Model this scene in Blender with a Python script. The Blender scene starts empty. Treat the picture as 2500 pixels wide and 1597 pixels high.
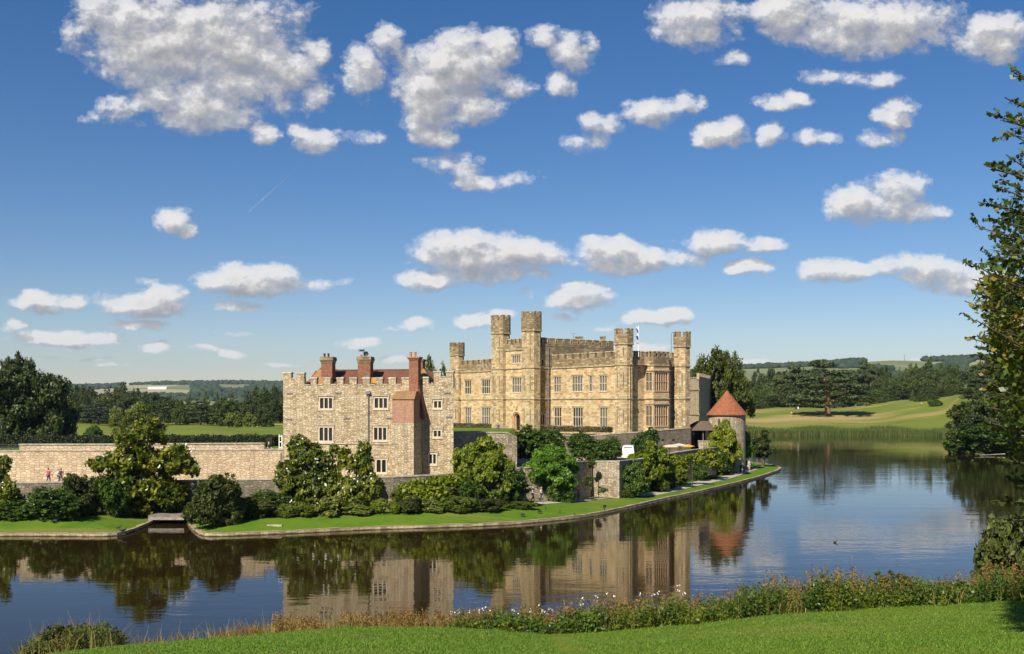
import bpy, bmesh, math, random
import numpy as np
from mathutils import Vector, Matrix
R = math.radians
scene = bpy.context.scene
col = scene.collection
FPX, H, YH, CX = 2500.0, 12.0, 985.0, 1250.0   # focal length in photo pixels, eye height over the water, horizon row, centre column

def W(px, py, d):            # a photo direction at a chosen true distance -> metres
    return Vector(((px-CX)*d/FPX, d, H-(py-YH)*d/FPX))
def XY(px, d): return Vector(((px-CX)*d/FPX, d))
def dist_at(py, z): return (H-z)*FPX/(py-YH)      # distance of a level surface of height z seen at row py

# ------------------------------------------------------------ materials
def newmat(name):
    m = bpy.data.materials.new(name); m.use_nodes = True
    nt = m.node_tree; b = nt.nodes['Principled BSDF']
    return m, nt, b
def N(nt, t, **kw):
    n = nt.nodes.new(t)
    for k, v in kw.items():
        if k in n.inputs.keys() if isinstance(k, str) else False: n.inputs[k].default_value = v
        else: setattr(n, k, v)
    return n
def L(nt, a, b): nt.links.new(a, b)
def ramp(nt, fac, stops, interp='LINEAR'):
    r = nt.nodes.new('ShaderNodeValToRGB'); r.color_ramp.interpolation = interp
    el = r.color_ramp.elements
    while len(el) < len(stops): el.new(0.5)
    for e, (p, c) in zip(el, stops): e.position = p; e.color = (*c, 1)
    L(nt, fac, r.inputs[0]); return r.outputs[0]
def noise(nt, vec, scale, detail=4, rough=.55, dist=0):
    n = nt.nodes.new('ShaderNodeTexNoise'); n.inputs['Scale'].default_value = scale
    n.inputs['Detail'].default_value = detail; n.inputs['Roughness'].default_value = rough
    n.inputs['Distortion'].default_value = dist
    if vec is not None: L(nt, vec, n.inputs['Vector'])
    return n
def mix(nt, fac, a, b, mode='MIX'):
    m = nt.nodes.new('ShaderNodeMix'); m.data_type = 'RGBA'; m.blend_type = mode
    for inp, v in ((m.inputs[0], fac), (m.inputs[6], a), (m.inputs[7], b)):
        if isinstance(v, bpy.types.NodeSocket): L(nt, v, inp)
        elif isinstance(v, (int, float)): inp.default_value = v
        else: inp.default_value = (*v, 1)
    return m.outputs[2]
def math_(nt, op, a, b=None, c=None, clamp=False):
    m = nt.nodes.new('ShaderNodeMath'); m.operation = op; m.use_clamp = clamp
    for i, v in enumerate((a, b, c)):
        if v is None: continue
        if isinstance(v, bpy.types.NodeSocket): L(nt, v, m.inputs[i])
        else: m.inputs[i].default_value = v
    return m.outputs[0]
def vmath(nt, op, a, b=None, c=None):
    m = nt.nodes.new('ShaderNodeVectorMath'); m.operation = op
    for i, v in enumerate((a, b, c)):
        if v is None: continue
        if isinstance(v, bpy.types.NodeSocket): L(nt, v, m.inputs[i])
        else: m.inputs[i].default_value = v
    return m
def bump(nt, b, h, strength=.5, dist=.05):
    n = nt.nodes.new('ShaderNodeBump'); n.inputs['Strength'].default_value = strength
    n.inputs['Distance'].default_value = dist; L(nt, h, n.inputs['Height']); L(nt, n.outputs[0], b.inputs['Normal'])

def plain(name, c, rough=.7, metal=0, var=.12, scale=3.0):
    m, nt, b = newmat(name)
    tc = N(nt, 'ShaderNodeTexCoord'); n = noise(nt, tc.outputs['Object'], scale, 5)
    lo = tuple(x*(1-var*1.5) for x in c); hi = tuple(min(1, x*(1+var)) for x in c)
    L(nt, ramp(nt, n.outputs[0], [(.3, lo), (.7, hi)]), b.inputs['Base Color'])
    b.inputs['Roughness'].default_value = rough; b.inputs['Metallic'].default_value = metal
    return m

def stone(name, cols, mortar, cw, ch, wet=.95, stain=(.12,.1,.07), stain_amt=.35, distort=.12, mort_w=.035, rub=True):
    """coursed rubble / ashlar laid in metres on the UV map"""
    m, nt, b = newmat(name)
    uv = N(nt, 'ShaderNodeUVMap').outputs[0]
    wob = noise(nt, uv, 1.6, 4, .6)
    d = vmath(nt, 'SUBTRACT', wob.outputs['Color'], (.5, .5, .5))
    d = vmath(nt, 'SCALE', d.outputs[0]); d.inputs['Scale'].default_value = distort
    p = vmath(nt, 'ADD', uv, d.outputs[0]).outputs[0]
    if rub:
        s = vmath(nt, 'MULTIPLY', p, (1/cw, 1/ch, 1)).outputs[0]
        vo = N(nt, 'ShaderNodeTexVoronoi'); vo.voronoi_dimensions = '2D'; vo.inputs['Scale'].default_value = 1; vo.inputs['Randomness'].default_value = .75
        L(nt, s, vo.inputs['Vector'])
        ve = N(nt, 'ShaderNodeTexVoronoi'); ve.voronoi_dimensions = '2D'; ve.feature = 'DISTANCE_TO_EDGE'; ve.inputs['Scale'].default_value = 1; ve.inputs['Randomness'].default_value = .75
        L(nt, s, ve.inputs['Vector'])
        cellr = N(nt, 'ShaderNodeSeparateColor'); L(nt, vo.outputs['Color'], cellr.inputs[0])
        rnd = cellr.outputs[0]
        edge = math_(nt, 'MULTIPLY', ve.outputs['Distance'], 1/(mort_w*3), clamp=True)
    else:
        br = N(nt, 'ShaderNodeTexBrick'); br.inputs['Scale'].default_value = 1; br.inputs['Brick Width'].default_value = cw
        br.inputs['Row Height'].default_value = ch; br.inputs['Mortar Size'].default_value = mort_w*.5; br.inputs['Mortar Smooth'].default_value = .4
        br.inputs['Color1'].default_value = (0, 0, 0, 1); br.inputs['Color2'].default_value = (1, 1, 1, 1); br.inputs['Mortar'].default_value = (.5, .5, .5, 1)
        L(nt, p, br.inputs['Vector'])
        sc = N(nt, 'ShaderNodeSeparateColor'); L(nt, br.outputs['Color'], sc.inputs[0]); rnd = sc.outputs[0]
        edge = math_(nt, 'SUBTRACT', 1, br.outputs['Fac'])
    k = len(cols)
    c = ramp(nt, rnd, [((i+.5)/k, cc) for i, cc in enumerate(cols)])
    fine = noise(nt, uv, 5.5, 6, .7)
    c = mix(nt, .42, c, ramp(nt, fine.outputs[0], [(.25, (.35, .33, .3)), (.5, (.85, .85, .85)), (.75, (1.25, 1.2, 1.1))]), 'MULTIPLY')
    c = mix(nt, edge, mortar, c)
    big = noise(nt, uv, .22, 6, .62)
    sf = math_(nt, 'MULTIPLY', ramp(nt, big.outputs[0], [(.45, (0, 0, 0)), (.68, (1, 1, 1))]), stain_amt)
    c = mix(nt, sf, c, stain)
    st_ = noise(nt, vmath(nt, 'MULTIPLY', uv, (1.3, .10, 1)).outputs[0], 1, 5, .6)      # rain streaks
    c = mix(nt, .55, c, ramp(nt, st_.outputs[0], [(.32, (.66,.64,.60)), (.55, (1,1,1)), (.75, (1.12,1.1,1.08))]), 'MULTIPLY')
    L(nt, c, b.inputs['Base Color']); b.inputs['Roughness'].default_value = wet
    h = math_(nt, 'ADD', math_(nt, 'MULTIPLY', edge, .7), math_(nt, 'MULTIPLY', math_(nt, 'ADD', rnd, fine.outputs[0]), .5))
    bump(nt, b, h, .9, .07)
    return m

def foliage_mat(name, dark, mid, light, gloss=.5, trans=.22, spec=.35):
    m, nt, b = newmat(name)
    at = N(nt, 'ShaderNodeAttribute'); at.attribute_name = 'tint'
    oi = N(nt, 'ShaderNodeObjectInfo')
    f = math_(nt, 'ADD', at.outputs['Fac'], math_(nt, 'MULTIPLY', math_(nt, 'SUBTRACT', oi.outputs['Random'], .5), .25))
    c = ramp(nt, f, [(.1, dark), (.5, mid), (.92, light)])
    L(nt, c, b.inputs['Base Color']); b.inputs['Roughness'].default_value = gloss; b.inputs['Specular IOR Level'].default_value = spec
    t = N(nt, 'ShaderNodeBsdfTranslucent'); L(nt, mix(nt, 1.0, c, (1.5, 1.4, .6), 'MULTIPLY'), t.inputs['Color'])
    ms = N(nt, 'ShaderNodeMixShader'); ms.inputs[0].default_value = trans
    L(nt, b.outputs[0], ms.inputs[1]); L(nt, t.outputs[0], ms.inputs[2])
    L(nt, ms.outputs[0], nt.nodes['Material Output'].inputs['Surface'])
    return m

M = {}
M['rubble'] = stone('gatehouse_rubble', [(.34,.25,.14),(.50,.40,.255),(.58,.47,.31),(.41,.30,.175),(.56,.46,.30),(.63,.53,.37),(.45,.36,.22)], (.33,.26,.16), .36, .20, stain_amt=.25, stain=(.30,.21,.12))
M['bailey'] = stone('bailey_rubble', [(.52,.39,.24),(.66,.52,.35),(.46,.33,.19),(.70,.57,.40),(.60,.47,.31)], (.44,.34,.22), .5, .26, stain_amt=.12)
M['ashlar'] = stone('castle_ashlar', [(.44,.28,.12),(.68,.49,.26),(.72,.55,.32),(.50,.33,.15),(.70,.53,.30),(.76,.60,.37),(.36,.24,.12),(.64,.44,.23)], (.62,.48,.30), .75, .32, stain_amt=.42, stain=(.36,.25,.13), distort=.10, mort_w=.05, rub=False)
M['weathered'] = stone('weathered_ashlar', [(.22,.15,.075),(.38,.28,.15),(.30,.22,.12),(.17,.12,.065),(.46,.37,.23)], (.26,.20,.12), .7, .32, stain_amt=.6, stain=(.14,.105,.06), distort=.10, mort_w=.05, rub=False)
M['turret_stone'] = stone('turret_ashlar', [(.36,.24,.11),(.58,.43,.24),(.62,.49,.29),(.40,.28,.14),(.56,.43,.25),(.68,.56,.36),(.30,.21,.11)], (.48,.37,.22), .7, .32, stain_amt=.5, stain=(.24,.17,.09), distort=.10, mort_w=.05, rub=False)
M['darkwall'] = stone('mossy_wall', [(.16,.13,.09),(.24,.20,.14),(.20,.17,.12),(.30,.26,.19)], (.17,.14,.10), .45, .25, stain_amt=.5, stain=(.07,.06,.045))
M['flint'] = stone('flint_wall', [(.30,.24,.16),(.50,.43,.31),(.42,.34,.23),(.58,.50,.37),(.36,.29,.19)], (.22,.17,.11), .42, .28, stain_amt=.4)
M['brick'] = stone('old_brick', [(.30,.10,.05),(.38,.15,.08),(.26,.09,.05),(.42,.20,.12)], (.34,.22,.15), .24, .085, stain_amt=.35, stain=(.16,.09,.06), distort=.02, mort_w=.02, rub=False)
M['brick_pale'] = stone('pale_brick', [(.46,.22,.13),(.52,.28,.17),(.42,.19,.11),(.56,.34,.23)], (.48,.33,.23), .24, .085, stain_amt=.3, stain=(.42,.32,.22), distort=.02, mort_w=.02, rub=False)
M['tile'] = stone('brown_roof_tile', [(.20,.075,.04),(.30,.11,.055),(.16,.07,.045),(.24,.10,.05)], (.10,.05,.03), .2, .16, stain_amt=.5, stain=(.11,.06,.045), distort=.03, mort_w=.03, rub=False)
M['tile_red'] = stone('red_roof_tile', [(.38,.10,.035),(.50,.16,.06),(.33,.09,.04),(.54,.21,.08)], (.2,.07,.04), .22, .16, stain_amt=.75, stain=(.24,.11,.06), distort=.03, mort_w=.03, rub=False)
M['tile_lichen'] = stone('lichen_roof_tile', [(.42,.20,.06),(.50,.26,.07),(.30,.16,.09),(.46,.22,.08)], (.22,.12,.06), .22, .16, stain_amt=.5, stain=(.28,.20,.13), distort=.03, mort_w=.03, rub=False)
M['coping'] = plain('coping_stone', (.40,.35,.27), .9, var=.3, scale=2)
M['castle_trim'] = plain('castle_trim_stone', (.40,.32,.19), .9, var=.3, scale=1.5)
M['frame'] = plain('pale_window_stone', (.54,.46,.33), .85, var=.15)
M['bay_frame'] = plain('tan_window_stone', (.48,.33,.20), .85, var=.15)
M['lead'] = plain('lead_pipe', (.16,.16,.17), .6, var=.2)
M['iron'] = plain('black_iron', (.02,.02,.022), .5, var=.2)
M['soil'] = plain('bed_soil', (.06,.042,.025), .95, var=.4, scale=1)
M['white_paint'] = plain('white_paint', (.8,.8,.78), .4, var=.05)
M['wood'] = plain('grey_wood', (.28,.25,.21), .85, var=.25)
M['brown_wood'] = plain('brown_wood', (.16,.10,.06), .8, var=.25)
M['bark'] = plain('tree_bark', (.10,.075,.05), .95, var=.4, scale=6)
M['bark_red'] = plain('pine_bark', (.22,.12,.07), .95, var=.4, scale=6)
M['roof_lead'] = plain('flat_roof_lead', (.2,.2,.2), .7)
M['gravel'] = plain('path_gravel', (.42,.37,.29), .95, var=.25, scale=2.5)
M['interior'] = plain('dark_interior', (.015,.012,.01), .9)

def glass(name, c, rough=.12):
    m, nt, b = newmat(name)
    uv = N(nt, 'ShaderNodeUVMap').outputs[0]
    br = N(nt, 'ShaderNodeTexBrick'); br.offset = 0; br.inputs['Scale'].default_value = 1; br.inputs['Brick Width'].default_value = .28
    br.inputs['Row Height'].default_value = .28; br.inputs['Mortar Size'].default_value = .012
    n = noise(nt, uv, .9, 3)
    br.inputs['Color2'].default_value = (*[x*1.6 for x in c], 1); br.inputs['Color1'].default_value = (*c, 1)
    br.inputs['Mortar'].default_value = (.05, .048, .045, 1); L(nt, uv, br.inputs['Vector'])
    L(nt, mix(nt, n.outputs[0], br.outputs['Color'], c), b.inputs['Base Color'])
    b.inputs['Roughness'].default_value = rough; b.inputs['IOR'].default_value = 1.5
    bump(nt, b, noise(nt, uv, 3.5, 2).outputs[0], .25, .02)
    return m
M['glass'] = glass('leaded_glass', (.012, .012, .014))
M['curtain'] = glass('glass_over_pale_blind', (.10, .095, .08), .25)
M['glass_warm'] = glass('glass_over_brown_shutter', (.09, .05, .03), .2)

def grass_mat(name, a, b_, c, sc=.35, dry=None, dry_thr=.62, dry_scale=.04):
    m, nt, b = newmat(name)
    tc = N(nt, 'ShaderNodeTexCoord').outputs['Object']
    n1 = noise(nt, tc, sc, 8, .65); n2 = noise(nt, tc, 14, 5, .7)
    cc = ramp(nt, n1.outputs[0], [(.3, a), (.5, b_), (.72, c)])
    cc = mix(nt, .6, cc, ramp(nt, n2.outputs[0], [(.2, (.5, .5, .5)), (.5, (.95, .95, .95)), (.8, (1.5, 1.45, 1.3))]), 'MULTIPLY')
    if dry:
        st = vmath(nt, 'MULTIPLY', tc, (.16, 1, 1)).outputs[0]
        n3 = noise(nt, st, dry_scale, 6, .6)
        f = ramp(nt, n3.outputs[0], [(dry_thr-.04, (0,0,0)), (dry_thr+.05, (1,1,1))])
        cc = mix(nt, f, cc, dry)
    L(nt, cc, b.inputs['Base Color']); b.inputs['Roughness'].default_value = .9; b.inputs['Specular IOR Level'].default_value = .15
    bump(nt, b, n2.outputs[0], .6, .05)
    return m
M['lawn'] = grass_mat('near_lawn', (.085,.14,.009), (.13,.18,.012), (.20,.215,.025), .35, dry=(.20,.20,.045), dry_thr=.60, dry_scale=.35)
M['lawn_island'] = grass_mat('island_lawn', (.062,.132,.008), (.092,.17,.010), (.135,.19,.016), .35, dry=(.15,.17,.03), dry_thr=.58, dry_scale=.2)
M['meadow'] = grass_mat('meadow_grass', (.10,.14,.018), (.14,.175,.022), (.18,.20,.035), .02, dry=(.34,.25,.10), dry_thr=.57, dry_scale=.03)
M['bank_earth'] = grass_mat('bank_ground', (.04,.05,.015), (.06,.075,.02), (.10,.09,.04), .8)

FM = {
 'oak': foliage_mat('broadleaf', (.036,.050,.006), (.072,.094,.010), (.14,.155,.018)),
 'dark': foliage_mat('dark_leaf', (.022,.038,.006), (.044,.066,.010), (.085,.11,.02)),
 'wood': foliage_mat('wood_leaf', (.030,.052,.009), (.060,.092,.013), (.115,.145,.022)),
 'cedar': foliage_mat('cedar_needle', (.036,.056,.016), (.070,.098,.028), (.14,.17,.045), .7, .08),
 'blue': foliage_mat('blue_cedar_needle', (.04,.065,.05), (.07,.10,.075), (.12,.15,.11), .7, .08),
 'willow': foliage_mat('willow_leaf', (.10,.14,.02), (.17,.21,.035), (.26,.28,.06)),
 'magnolia': foliage_mat('magnolia_leaf', (.045,.07,.006), (.13,.165,.014), (.30,.29,.04), .3, .25, .5),
 'yellowgreen': foliage_mat('yellow_green_leaf', (.07,.11,.008), (.17,.22,.014), (.32,.33,.03), .45, .35),
 'bright': foliage_mat('bright_leaf', (.045,.11,.008), (.10,.21,.012), (.18,.29,.02), .45, .35),
 'bush': foliage_mat('bush_leaf', (.024,.050,.006), (.055,.105,.010), (.11,.17,.02), .42, .18),
 'olive': foliage_mat('olive_bush_leaf', (.035,.048,.010), (.070,.090,.016), (.13,.15,.03), .6),
 'beech': foliage_mat('beech_leaf', (.035,.06,.008), (.09,.13,.015), (.32,.20,.03), .4, .3),
 'flowering': foliage_mat('border_plant', (.07,.11,.02), (.14,.18,.03), (.30,.27,.05), .6),
 'rust': foliage_mat('rusty_weed', (.10,.06,.02), (.20,.12,.03), (.38,.24,.07), .8, .3),
 'straw': foliage_mat('straw_grass', (.10,.13,.02), (.22,.22,.05), (.42,.34,.12), .8, .3),
 'weed': foliage_mat('green_weed', (.05,.08,.008), (.12,.16,.014), (.25,.27,.035), .6, .3),
 'reed': foliage_mat('reed_leaf', (.035,.065,.012), (.075,.115,.022), (.16,.17,.05), .8, .2),
 'hedge': foliage_mat('yew_hedge', (.010,.022,.007), (.02,.038,.01), (.04,.06,.018), .6, .1),
 'heather': foliage_mat('brown_lavender', (.09,.075,.04), (.15,.12,.06), (.22,.19,.10), .8, .1),
 'hill': foliage_mat('hill_wood', (.020,.036,.014), (.030,.050,.02), (.050,.072,.028), .9, 0),
}
M['blossom'] = plain('cream_blossom', (.85,.82,.68), .6, var=.05)

# ------------------------------------------------------------ mesh building
def put(o, parent=None):
    col.objects.link(o)
    if parent is not None: o.parent = parent
    return o
def tag(o, label=None, cat=None, group=None, kind=None):
    if label: o['label'] = label
    if cat: o['category'] = cat
    if group: o['group'] = group
    if kind: o['kind'] = kind
    return o
def thing(name, label, cat, loc=(0,0,0), rotz=0, group=None):
    o = bpy.data.objects.new(name, None); o.empty_display_size = .5; put(o)
    o.location = loc; o.rotation_euler = (0, 0, rotz)
    return tag(o, label, cat, group)
def base_of(p):
    v = Vector((0, 0, 0))
    while p is not None: v = v+Vector(p.location); p = p.parent
    return v

class MB:
    """collects faces in world (or local) metres; build() links ONE mesh with metre UVs"""
    def __init__(s): s.v = []; s.f = []; s.m = []; s.k = 0
    def add(s, vs, fs):
        n = len(s.v); s.v += [tuple(q) for q in vs]
        for f in fs: s.f.append(tuple(i+n for i in f)); s.m.append(s.k)
        return s
    def quad(s, a, b, c, d): return s.add([a, b, c, d], [(0,1,2,3)])
    def hexa(s, p):  # 8 points, bottom ring then top ring
        return s.add(p, [(3,2,1,0),(4,5,6,7),(0,1,5,4),(1,2,6,5),(2,3,7,6),(3,0,4,7)])
    def box(s, x0, x1, y0, y1, z0, z1):
        return s.hexa([(x0,y0,z0),(x1,y0,z0),(x1,y1,z0),(x0,y1,z0),(x0,y0,z1),(x1,y0,z1),(x1,y1,z1),(x0,y1,z1)])
    def prism(s, ring, z0, z1, ring1=None, cap=True):
        n = len(ring); r1 = ring1 or ring
        vs = [(p[0], p[1], z0) for p in ring]+[(p[0], p[1], z1) for p in r1]
        fs = [(i, (i+1) % n, n+(i+1) % n, n+i) for i in range(n)]
        if cap: fs += [tuple(range(n-1, -1, -1)), tuple(range(n, 2*n))]
        return s.add(vs, fs)
    def tube(s, pts, rad, n=7, cap=True):
        pts = [Vector(p) for p in pts]
        if not hasattr(rad, '__len__'): rad = [rad]*len(pts)
        vs = []
        for i, p in enumerate(pts):
            t = (pts[min(i+1, len(pts)-1)]-pts[max(i-1, 0)])
            if t.length < 1e-9: t = Vector((0,0,1))
            t.normalize(); a = t.cross(Vector((0,0,1)) if abs(t.z) < .9 else Vector((1,0,0))).normalized(); b = t.cross(a)
            for k in range(n):
                an = 2*math.pi*k/n; vs.append(p+(a*math.cos(an)+b*math.sin(an))*rad[i])
        fs = []
        for i in range(len(pts)-1):
            for k in range(n):
                k2 = (k+1) % n; fs.append((i*n+k, i*n+k2, (i+1)*n+k2, (i+1)*n+k))
        if cap: fs += [tuple(range(n-1, -1, -1)), tuple((len(pts)-1)*n+k for k in range(n))]
        return s.add(vs, fs)
    def build(s, name, mats, parent=None, local=False, smooth=False):
        me = bpy.data.meshes.new(name)
        off = Vector((0,0,0)) if (local or parent is None) else base_of(parent)
        me.from_pydata([(x-off.x, y-off.y, z-off.z) for x, y, z in s.v], [], s.f)
        if not isinstance(mats, (list, tuple)): mats = [mats]
        for m in mats: me.materials.append(m)
        if len(mats) > 1: me.polygons.foreach_set('material_index', s.m)
        uvl = me.uv_layers.new(name='UVMap'); data = uvl.data
        for p in me.polygons:
            n = p.normal
            if abs(n.z) > .97: t = Vector((1,0,0)); b = Vector((0,1,0))
            else: t = Vector((-n.y, n.x, 0)).normalized(); b = n.cross(t)
            for li in p.loop_indices:
                v = Vector(s.v[me.loops[li].vertex_index]); data[li].uv = (v.dot(t), v.dot(b) if abs(n.z) > .3 else v.z)
        if smooth: me.polygons.foreach_set('use_smooth', [True]*len(me.polygons))
        me.update()
        return put(bpy.data.objects.new(name, me), parent)

def np_mesh(name, V, F, mat, parent=None, tint=None, link=True, smooth=False):
    V = np.asarray(V, dtype=np.float32); F = np.asarray(F, dtype=np.int32)
    me = bpy.data.meshes.new(name); nf, k = F.shape
    me.vertices.add(len(V)); me.vertices.foreach_set('co', V.ravel())
    me.loops.add(nf*k); me.loops.foreach_set('vertex_index', F.ravel())
    me.polygons.add(nf); me.polygons.foreach_set('loop_start', np.arange(0, nf*k, k, dtype=np.int32)); me.polygons.foreach_set('loop_total', np.full(nf, k, dtype=np.int32))
    if tint is not None:
        a = me.attributes.new('tint', 'FLOAT', 'FACE'); a.data.foreach_set('value', np.asarray(tint, dtype=np.float32))
    if smooth: me.polygons.foreach_set('use_smooth', np.ones(nf, dtype=bool))
    me.materials.append(mat); me.update(calc_edges=True)
    if not link: return me
    return put(bpy.data.objects.new(name, me), parent)

# ------------------------------------------------------------ camera, sun, sky
cam = bpy.data.cameras.new('camera'); co = bpy.data.objects.new('camera', cam); put(co)
co.location = (0, 0, H); co.rotation_euler = (R(90), 0, 0)
cam.sensor_width = 36; cam.lens = 36*FPX/2500; cam.shift_y = (YH-798.5)/2500; cam.clip_end = 20000; cam.clip_start = .1
scene.camera = co
SUN_AZ, SUN_EL = 28, 40            # degrees left of straight behind the camera; height
sd = Vector((-math.sin(R(SUN_AZ))*math.cos(R(SUN_EL)), -math.cos(R(SUN_AZ))*math.cos(R(SUN_EL)), math.sin(R(SUN_EL))))
sl = bpy.data.lights.new('sun', 'SUN'); sl.energy = 5.0; sl.angle = R(.5); sl.color = (1, .92, .78)
so = bpy.data.objects.new('sun', sl); put(so); so.rotation_euler = sd.to_track_quat('Z', 'Y').to_euler(); so.location = (0, 0, 60)
scene.view_settings.view_transform = 'Standard'; scene.view_settings.look = 'None'; scene.view_settings.exposure = 0.55; scene.view_settings.gamma = 1

CLOUDS = [  # centre column, row, radii in photo pixels, body
 (480,100,330,150,1),(330,50,170,80,1),(620,190,190,110,1),(490,255,220,75,1),(640,322,48,38,.95),(300,262,110,42,.75),(232,282,42,30,.6),(765,235,50,50,.8),(770,130,50,40,.6),
 (885,180,60,88,.85),(945,95,60,60,.5),(1110,170,165,115,1.05),(1040,245,100,110,1),(1210,120,70,70,.95),(1050,335,75,45,.9),(1240,215,75,55,.85),(1170,250,90,70,.9),
 (1395,135,75,60,.85),(1325,90,50,35,.7),(1370,205,50,45,.6),(1440,110,40,30,.6),(770,342,75,42,.8),(720,330,30,30,.6),(880,335,90,30,.5),
 (1110,405,110,48,.6),(1270,435,80,28,.45),(1170,445,130,25,.55),(1470,300,90,38,.72),(1590,275,90,42,.8),(1680,250,50,38,.68),(1430,345,90,36,.55),
 (1765,318,75,48,.9),(1725,350,40,25,.75),(1700,55,140,75,.85),(1800,140,65,28,.55),(2080,65,230,85,1.05),(1930,40,130,75,.95),(2410,80,120,75,.75),(2260,55,140,75,.8),(2440,140,60,25,.5),
 (2130,190,95,28,.6),(2000,180,70,25,.45),(1905,255,100,22,.6),(1935,243,45,28,.65),(1890,330,50,38,.75),(1990,338,90,28,.65),(2180,290,65,30,.6),(2140,335,75,28,.5),(2210,255,60,25,.6),
 (2150,495,160,58,1.05),(2185,455,90,48,1.05),(2270,515,100,30,.8),(2080,500,80,42,1),(1180,620,200,55,1.1),(1110,595,110,45,1),(1290,620,130,48,1),(1050,682,105,28,.95),(1200,668,170,28,.9),(1400,640,60,22,.6),
 (1490,612,110,38,1),(1570,640,170,40,1),(1460,590,60,20,.8),(1745,592,90,38,1.05),(1870,600,80,28,.75),(1835,652,80,25,.95),(1990,668,70,34,1),(2060,662,110,34,.95),(2190,645,80,38,.9),(2280,662,120,38,.85),(2370,690,130,36,.85),
 (1410,730,105,38,1.05),(1400,700,60,22,.9),(1385,774,60,14,.8),(1295,714,36,16,.45),(1590,778,105,24,.95),(1640,768,60,20,.85),(1170,782,75,26,.95),(1215,770,50,18,.8),(1020,788,52,20,.85),(960,800,30,8,.4),
 (412,540,65,38,.85),(455,565,35,22,.7),(610,690,180,40,1.05),(630,660,130,28,1),(790,690,90,18,.5),(590,748,75,20,.75),(115,738,115,30,.95),(90,718,50,18,.8),(350,742,130,40,1),(400,718,85,32,1),(340,792,90,18,.8),(355,684,45,16,.45),
 (170,830,190,22,.85),(100,826,110,16,.8),(378,850,45,20,.85),(30,798,40,26,.7),(580,818,48,11,.65),(525,816,30,12,.4),(570,864,38,13,.7),(870,836,78,18,.8),(500,856,60,10,.4),(960,880,60,12,.6),(1210,836,50,14,.6),(810,880,60,8,.4),
 (1560,852,90,18,.85),(1850,886,70,12,.75),(1790,884,50,10,.5),(230,880,60,8,.5),(130,872,30,8,.5),(1470,800,60,9,.4),(280,895,60,6,.4),(700,890,80,7,.35),(2260,878,60,8,.5)]

world = bpy.data.worlds.new('World'); scene.world = world; world.use_nodes = True
wn = world.node_tree; wn.nodes.clear()
g = bpy.data.node_groups.new('cloud_field', 'ShaderNodeTree')
g.interface.new_socket('P', in_out='INPUT', socket_type='NodeSocketVector'); g.interface.new_socket('D', in_out='OUTPUT', socket_type='NodeSocketFloat')
gi = g.nodes.new('NodeGroupInput'); go = g.nodes.new('NodeGroupOutput')
P0 = gi.outputs[0]
wv = noise(g, vmath(g, 'MULTIPLY', P0, (1, 1.3, 1)).outputs[0], 22, 4, .6)
w1 = vmath(g, 'SUBTRACT', wv.outputs['Color'], (.5,.5,.5)).outputs[0]
Pw = vmath(g, 'ADD', P0, vmath(g, 'MULTIPLY', w1, (.030, .018, 0)).outputs[0]).outputs[0]
acc = None
for (cx, cy, rx, ry, s) in CLOUDS:
    s = .30+.70*s
    u, v, ru, rv = (cx-CX)/FPX, (YH-cy)/FPX, rx*1.12/FPX, ry*1.15/FPX
    q = vmath(g, 'MULTIPLY_ADD', Pw, (1/ru, 1/rv, 0), (-u/ru, -v/rv, 0)).outputs[0]
    r2 = vmath(g, 'DOT_PRODUCT', q, q).outputs['Value']
    c = math_(g, 'MULTIPLY_ADD', r2, -s*.9, s)
    acc = math_(g, 'SMOOTH_MAX', acc if acc is not None else -.6, c, .18)
n1 = noise(g, vmath(g, 'MULTIPLY', P0, (1, 1.25, 1)).outputs[0], 15, 7, .55, .3)
n2 = noise(g, vmath(g, 'MULTIPLY', P0, (1, 1.2, 1)).outputs[0], 60, 7, .62)
nn = math_(g, 'ADD', math_(g, 'MULTIPLY', math_(g, 'SUBTRACT', n1.outputs[0], .5), 1.25), math_(g, 'MULTIPLY', math_(g, 'SUBTRACT', n2.outputs[0], .5), .52))
vb = N(g, 'ShaderNodeTexVoronoi'); vb.feature = 'SMOOTH_F1'; vb.inputs['Scale'].default_value = 34; vb.inputs['Detail'].default_value = 3.5; vb.inputs['Roughness'].default_value = .62; vb.inputs['Smoothness'].default_value = .35; vb.voronoi_dimensions = '2D'
wq = noise(g, P0, 45, 4, .6); L(g, vmath(g, 'ADD', vmath(g, 'MULTIPLY', P0, (1, 1.35, 1)).outputs[0], vmath(g, 'MULTIPLY', vmath(g, 'SUBTRACT', wq.outputs['Color'], (.5,.5,.5)).outputs[0], (.016,.016,0)).outputs[0]).outputs[0], vb.inputs['Vector'])
nn = math_(g, 'ADD', nn, math_(g, 'MULTIPLY', math_(g, 'SUBTRACT', .82, vb.outputs['Distance']), .31))
D = math_(g, 'ADD', math_(g, 'SUBTRACT', acc, .30), nn)
L(g, D, go.inputs[0])
tc = N(wn, 'ShaderNodeTexCoord').outputs['Generated']
sx = N(wn, 'ShaderNodeSeparateXYZ'); L(wn, tc, sx.inputs[0])
yy = math_(wn, 'MAXIMUM', sx.outputs[1], .03)
cb = N(wn, 'ShaderNodeCombineXYZ'); L(wn, math_(wn, 'DIVIDE', sx.outputs[0], yy), cb.inputs[0]); L(wn, math_(wn, 'DIVIDE', sx.outputs[2], yy), cb.inputs[1])
PP = cb.outputs[0]
def field(vec):
    n = wn.nodes.new('ShaderNodeGroup'); n.node_tree = g; L(wn, vec, n.inputs[0]); return n.outputs[0]
d0 = field(PP)
d1 = field(vmath(wn, 'ADD', PP, (-.006, .013, 0)).outputs[0])
alpha = ramp(wn, d0, [(-.06, (0,0,0)), (.10, (.18,.18,.18)), (.36, (.76,.76,.76)), (.70, (1,1,1))], 'EASE')
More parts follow.
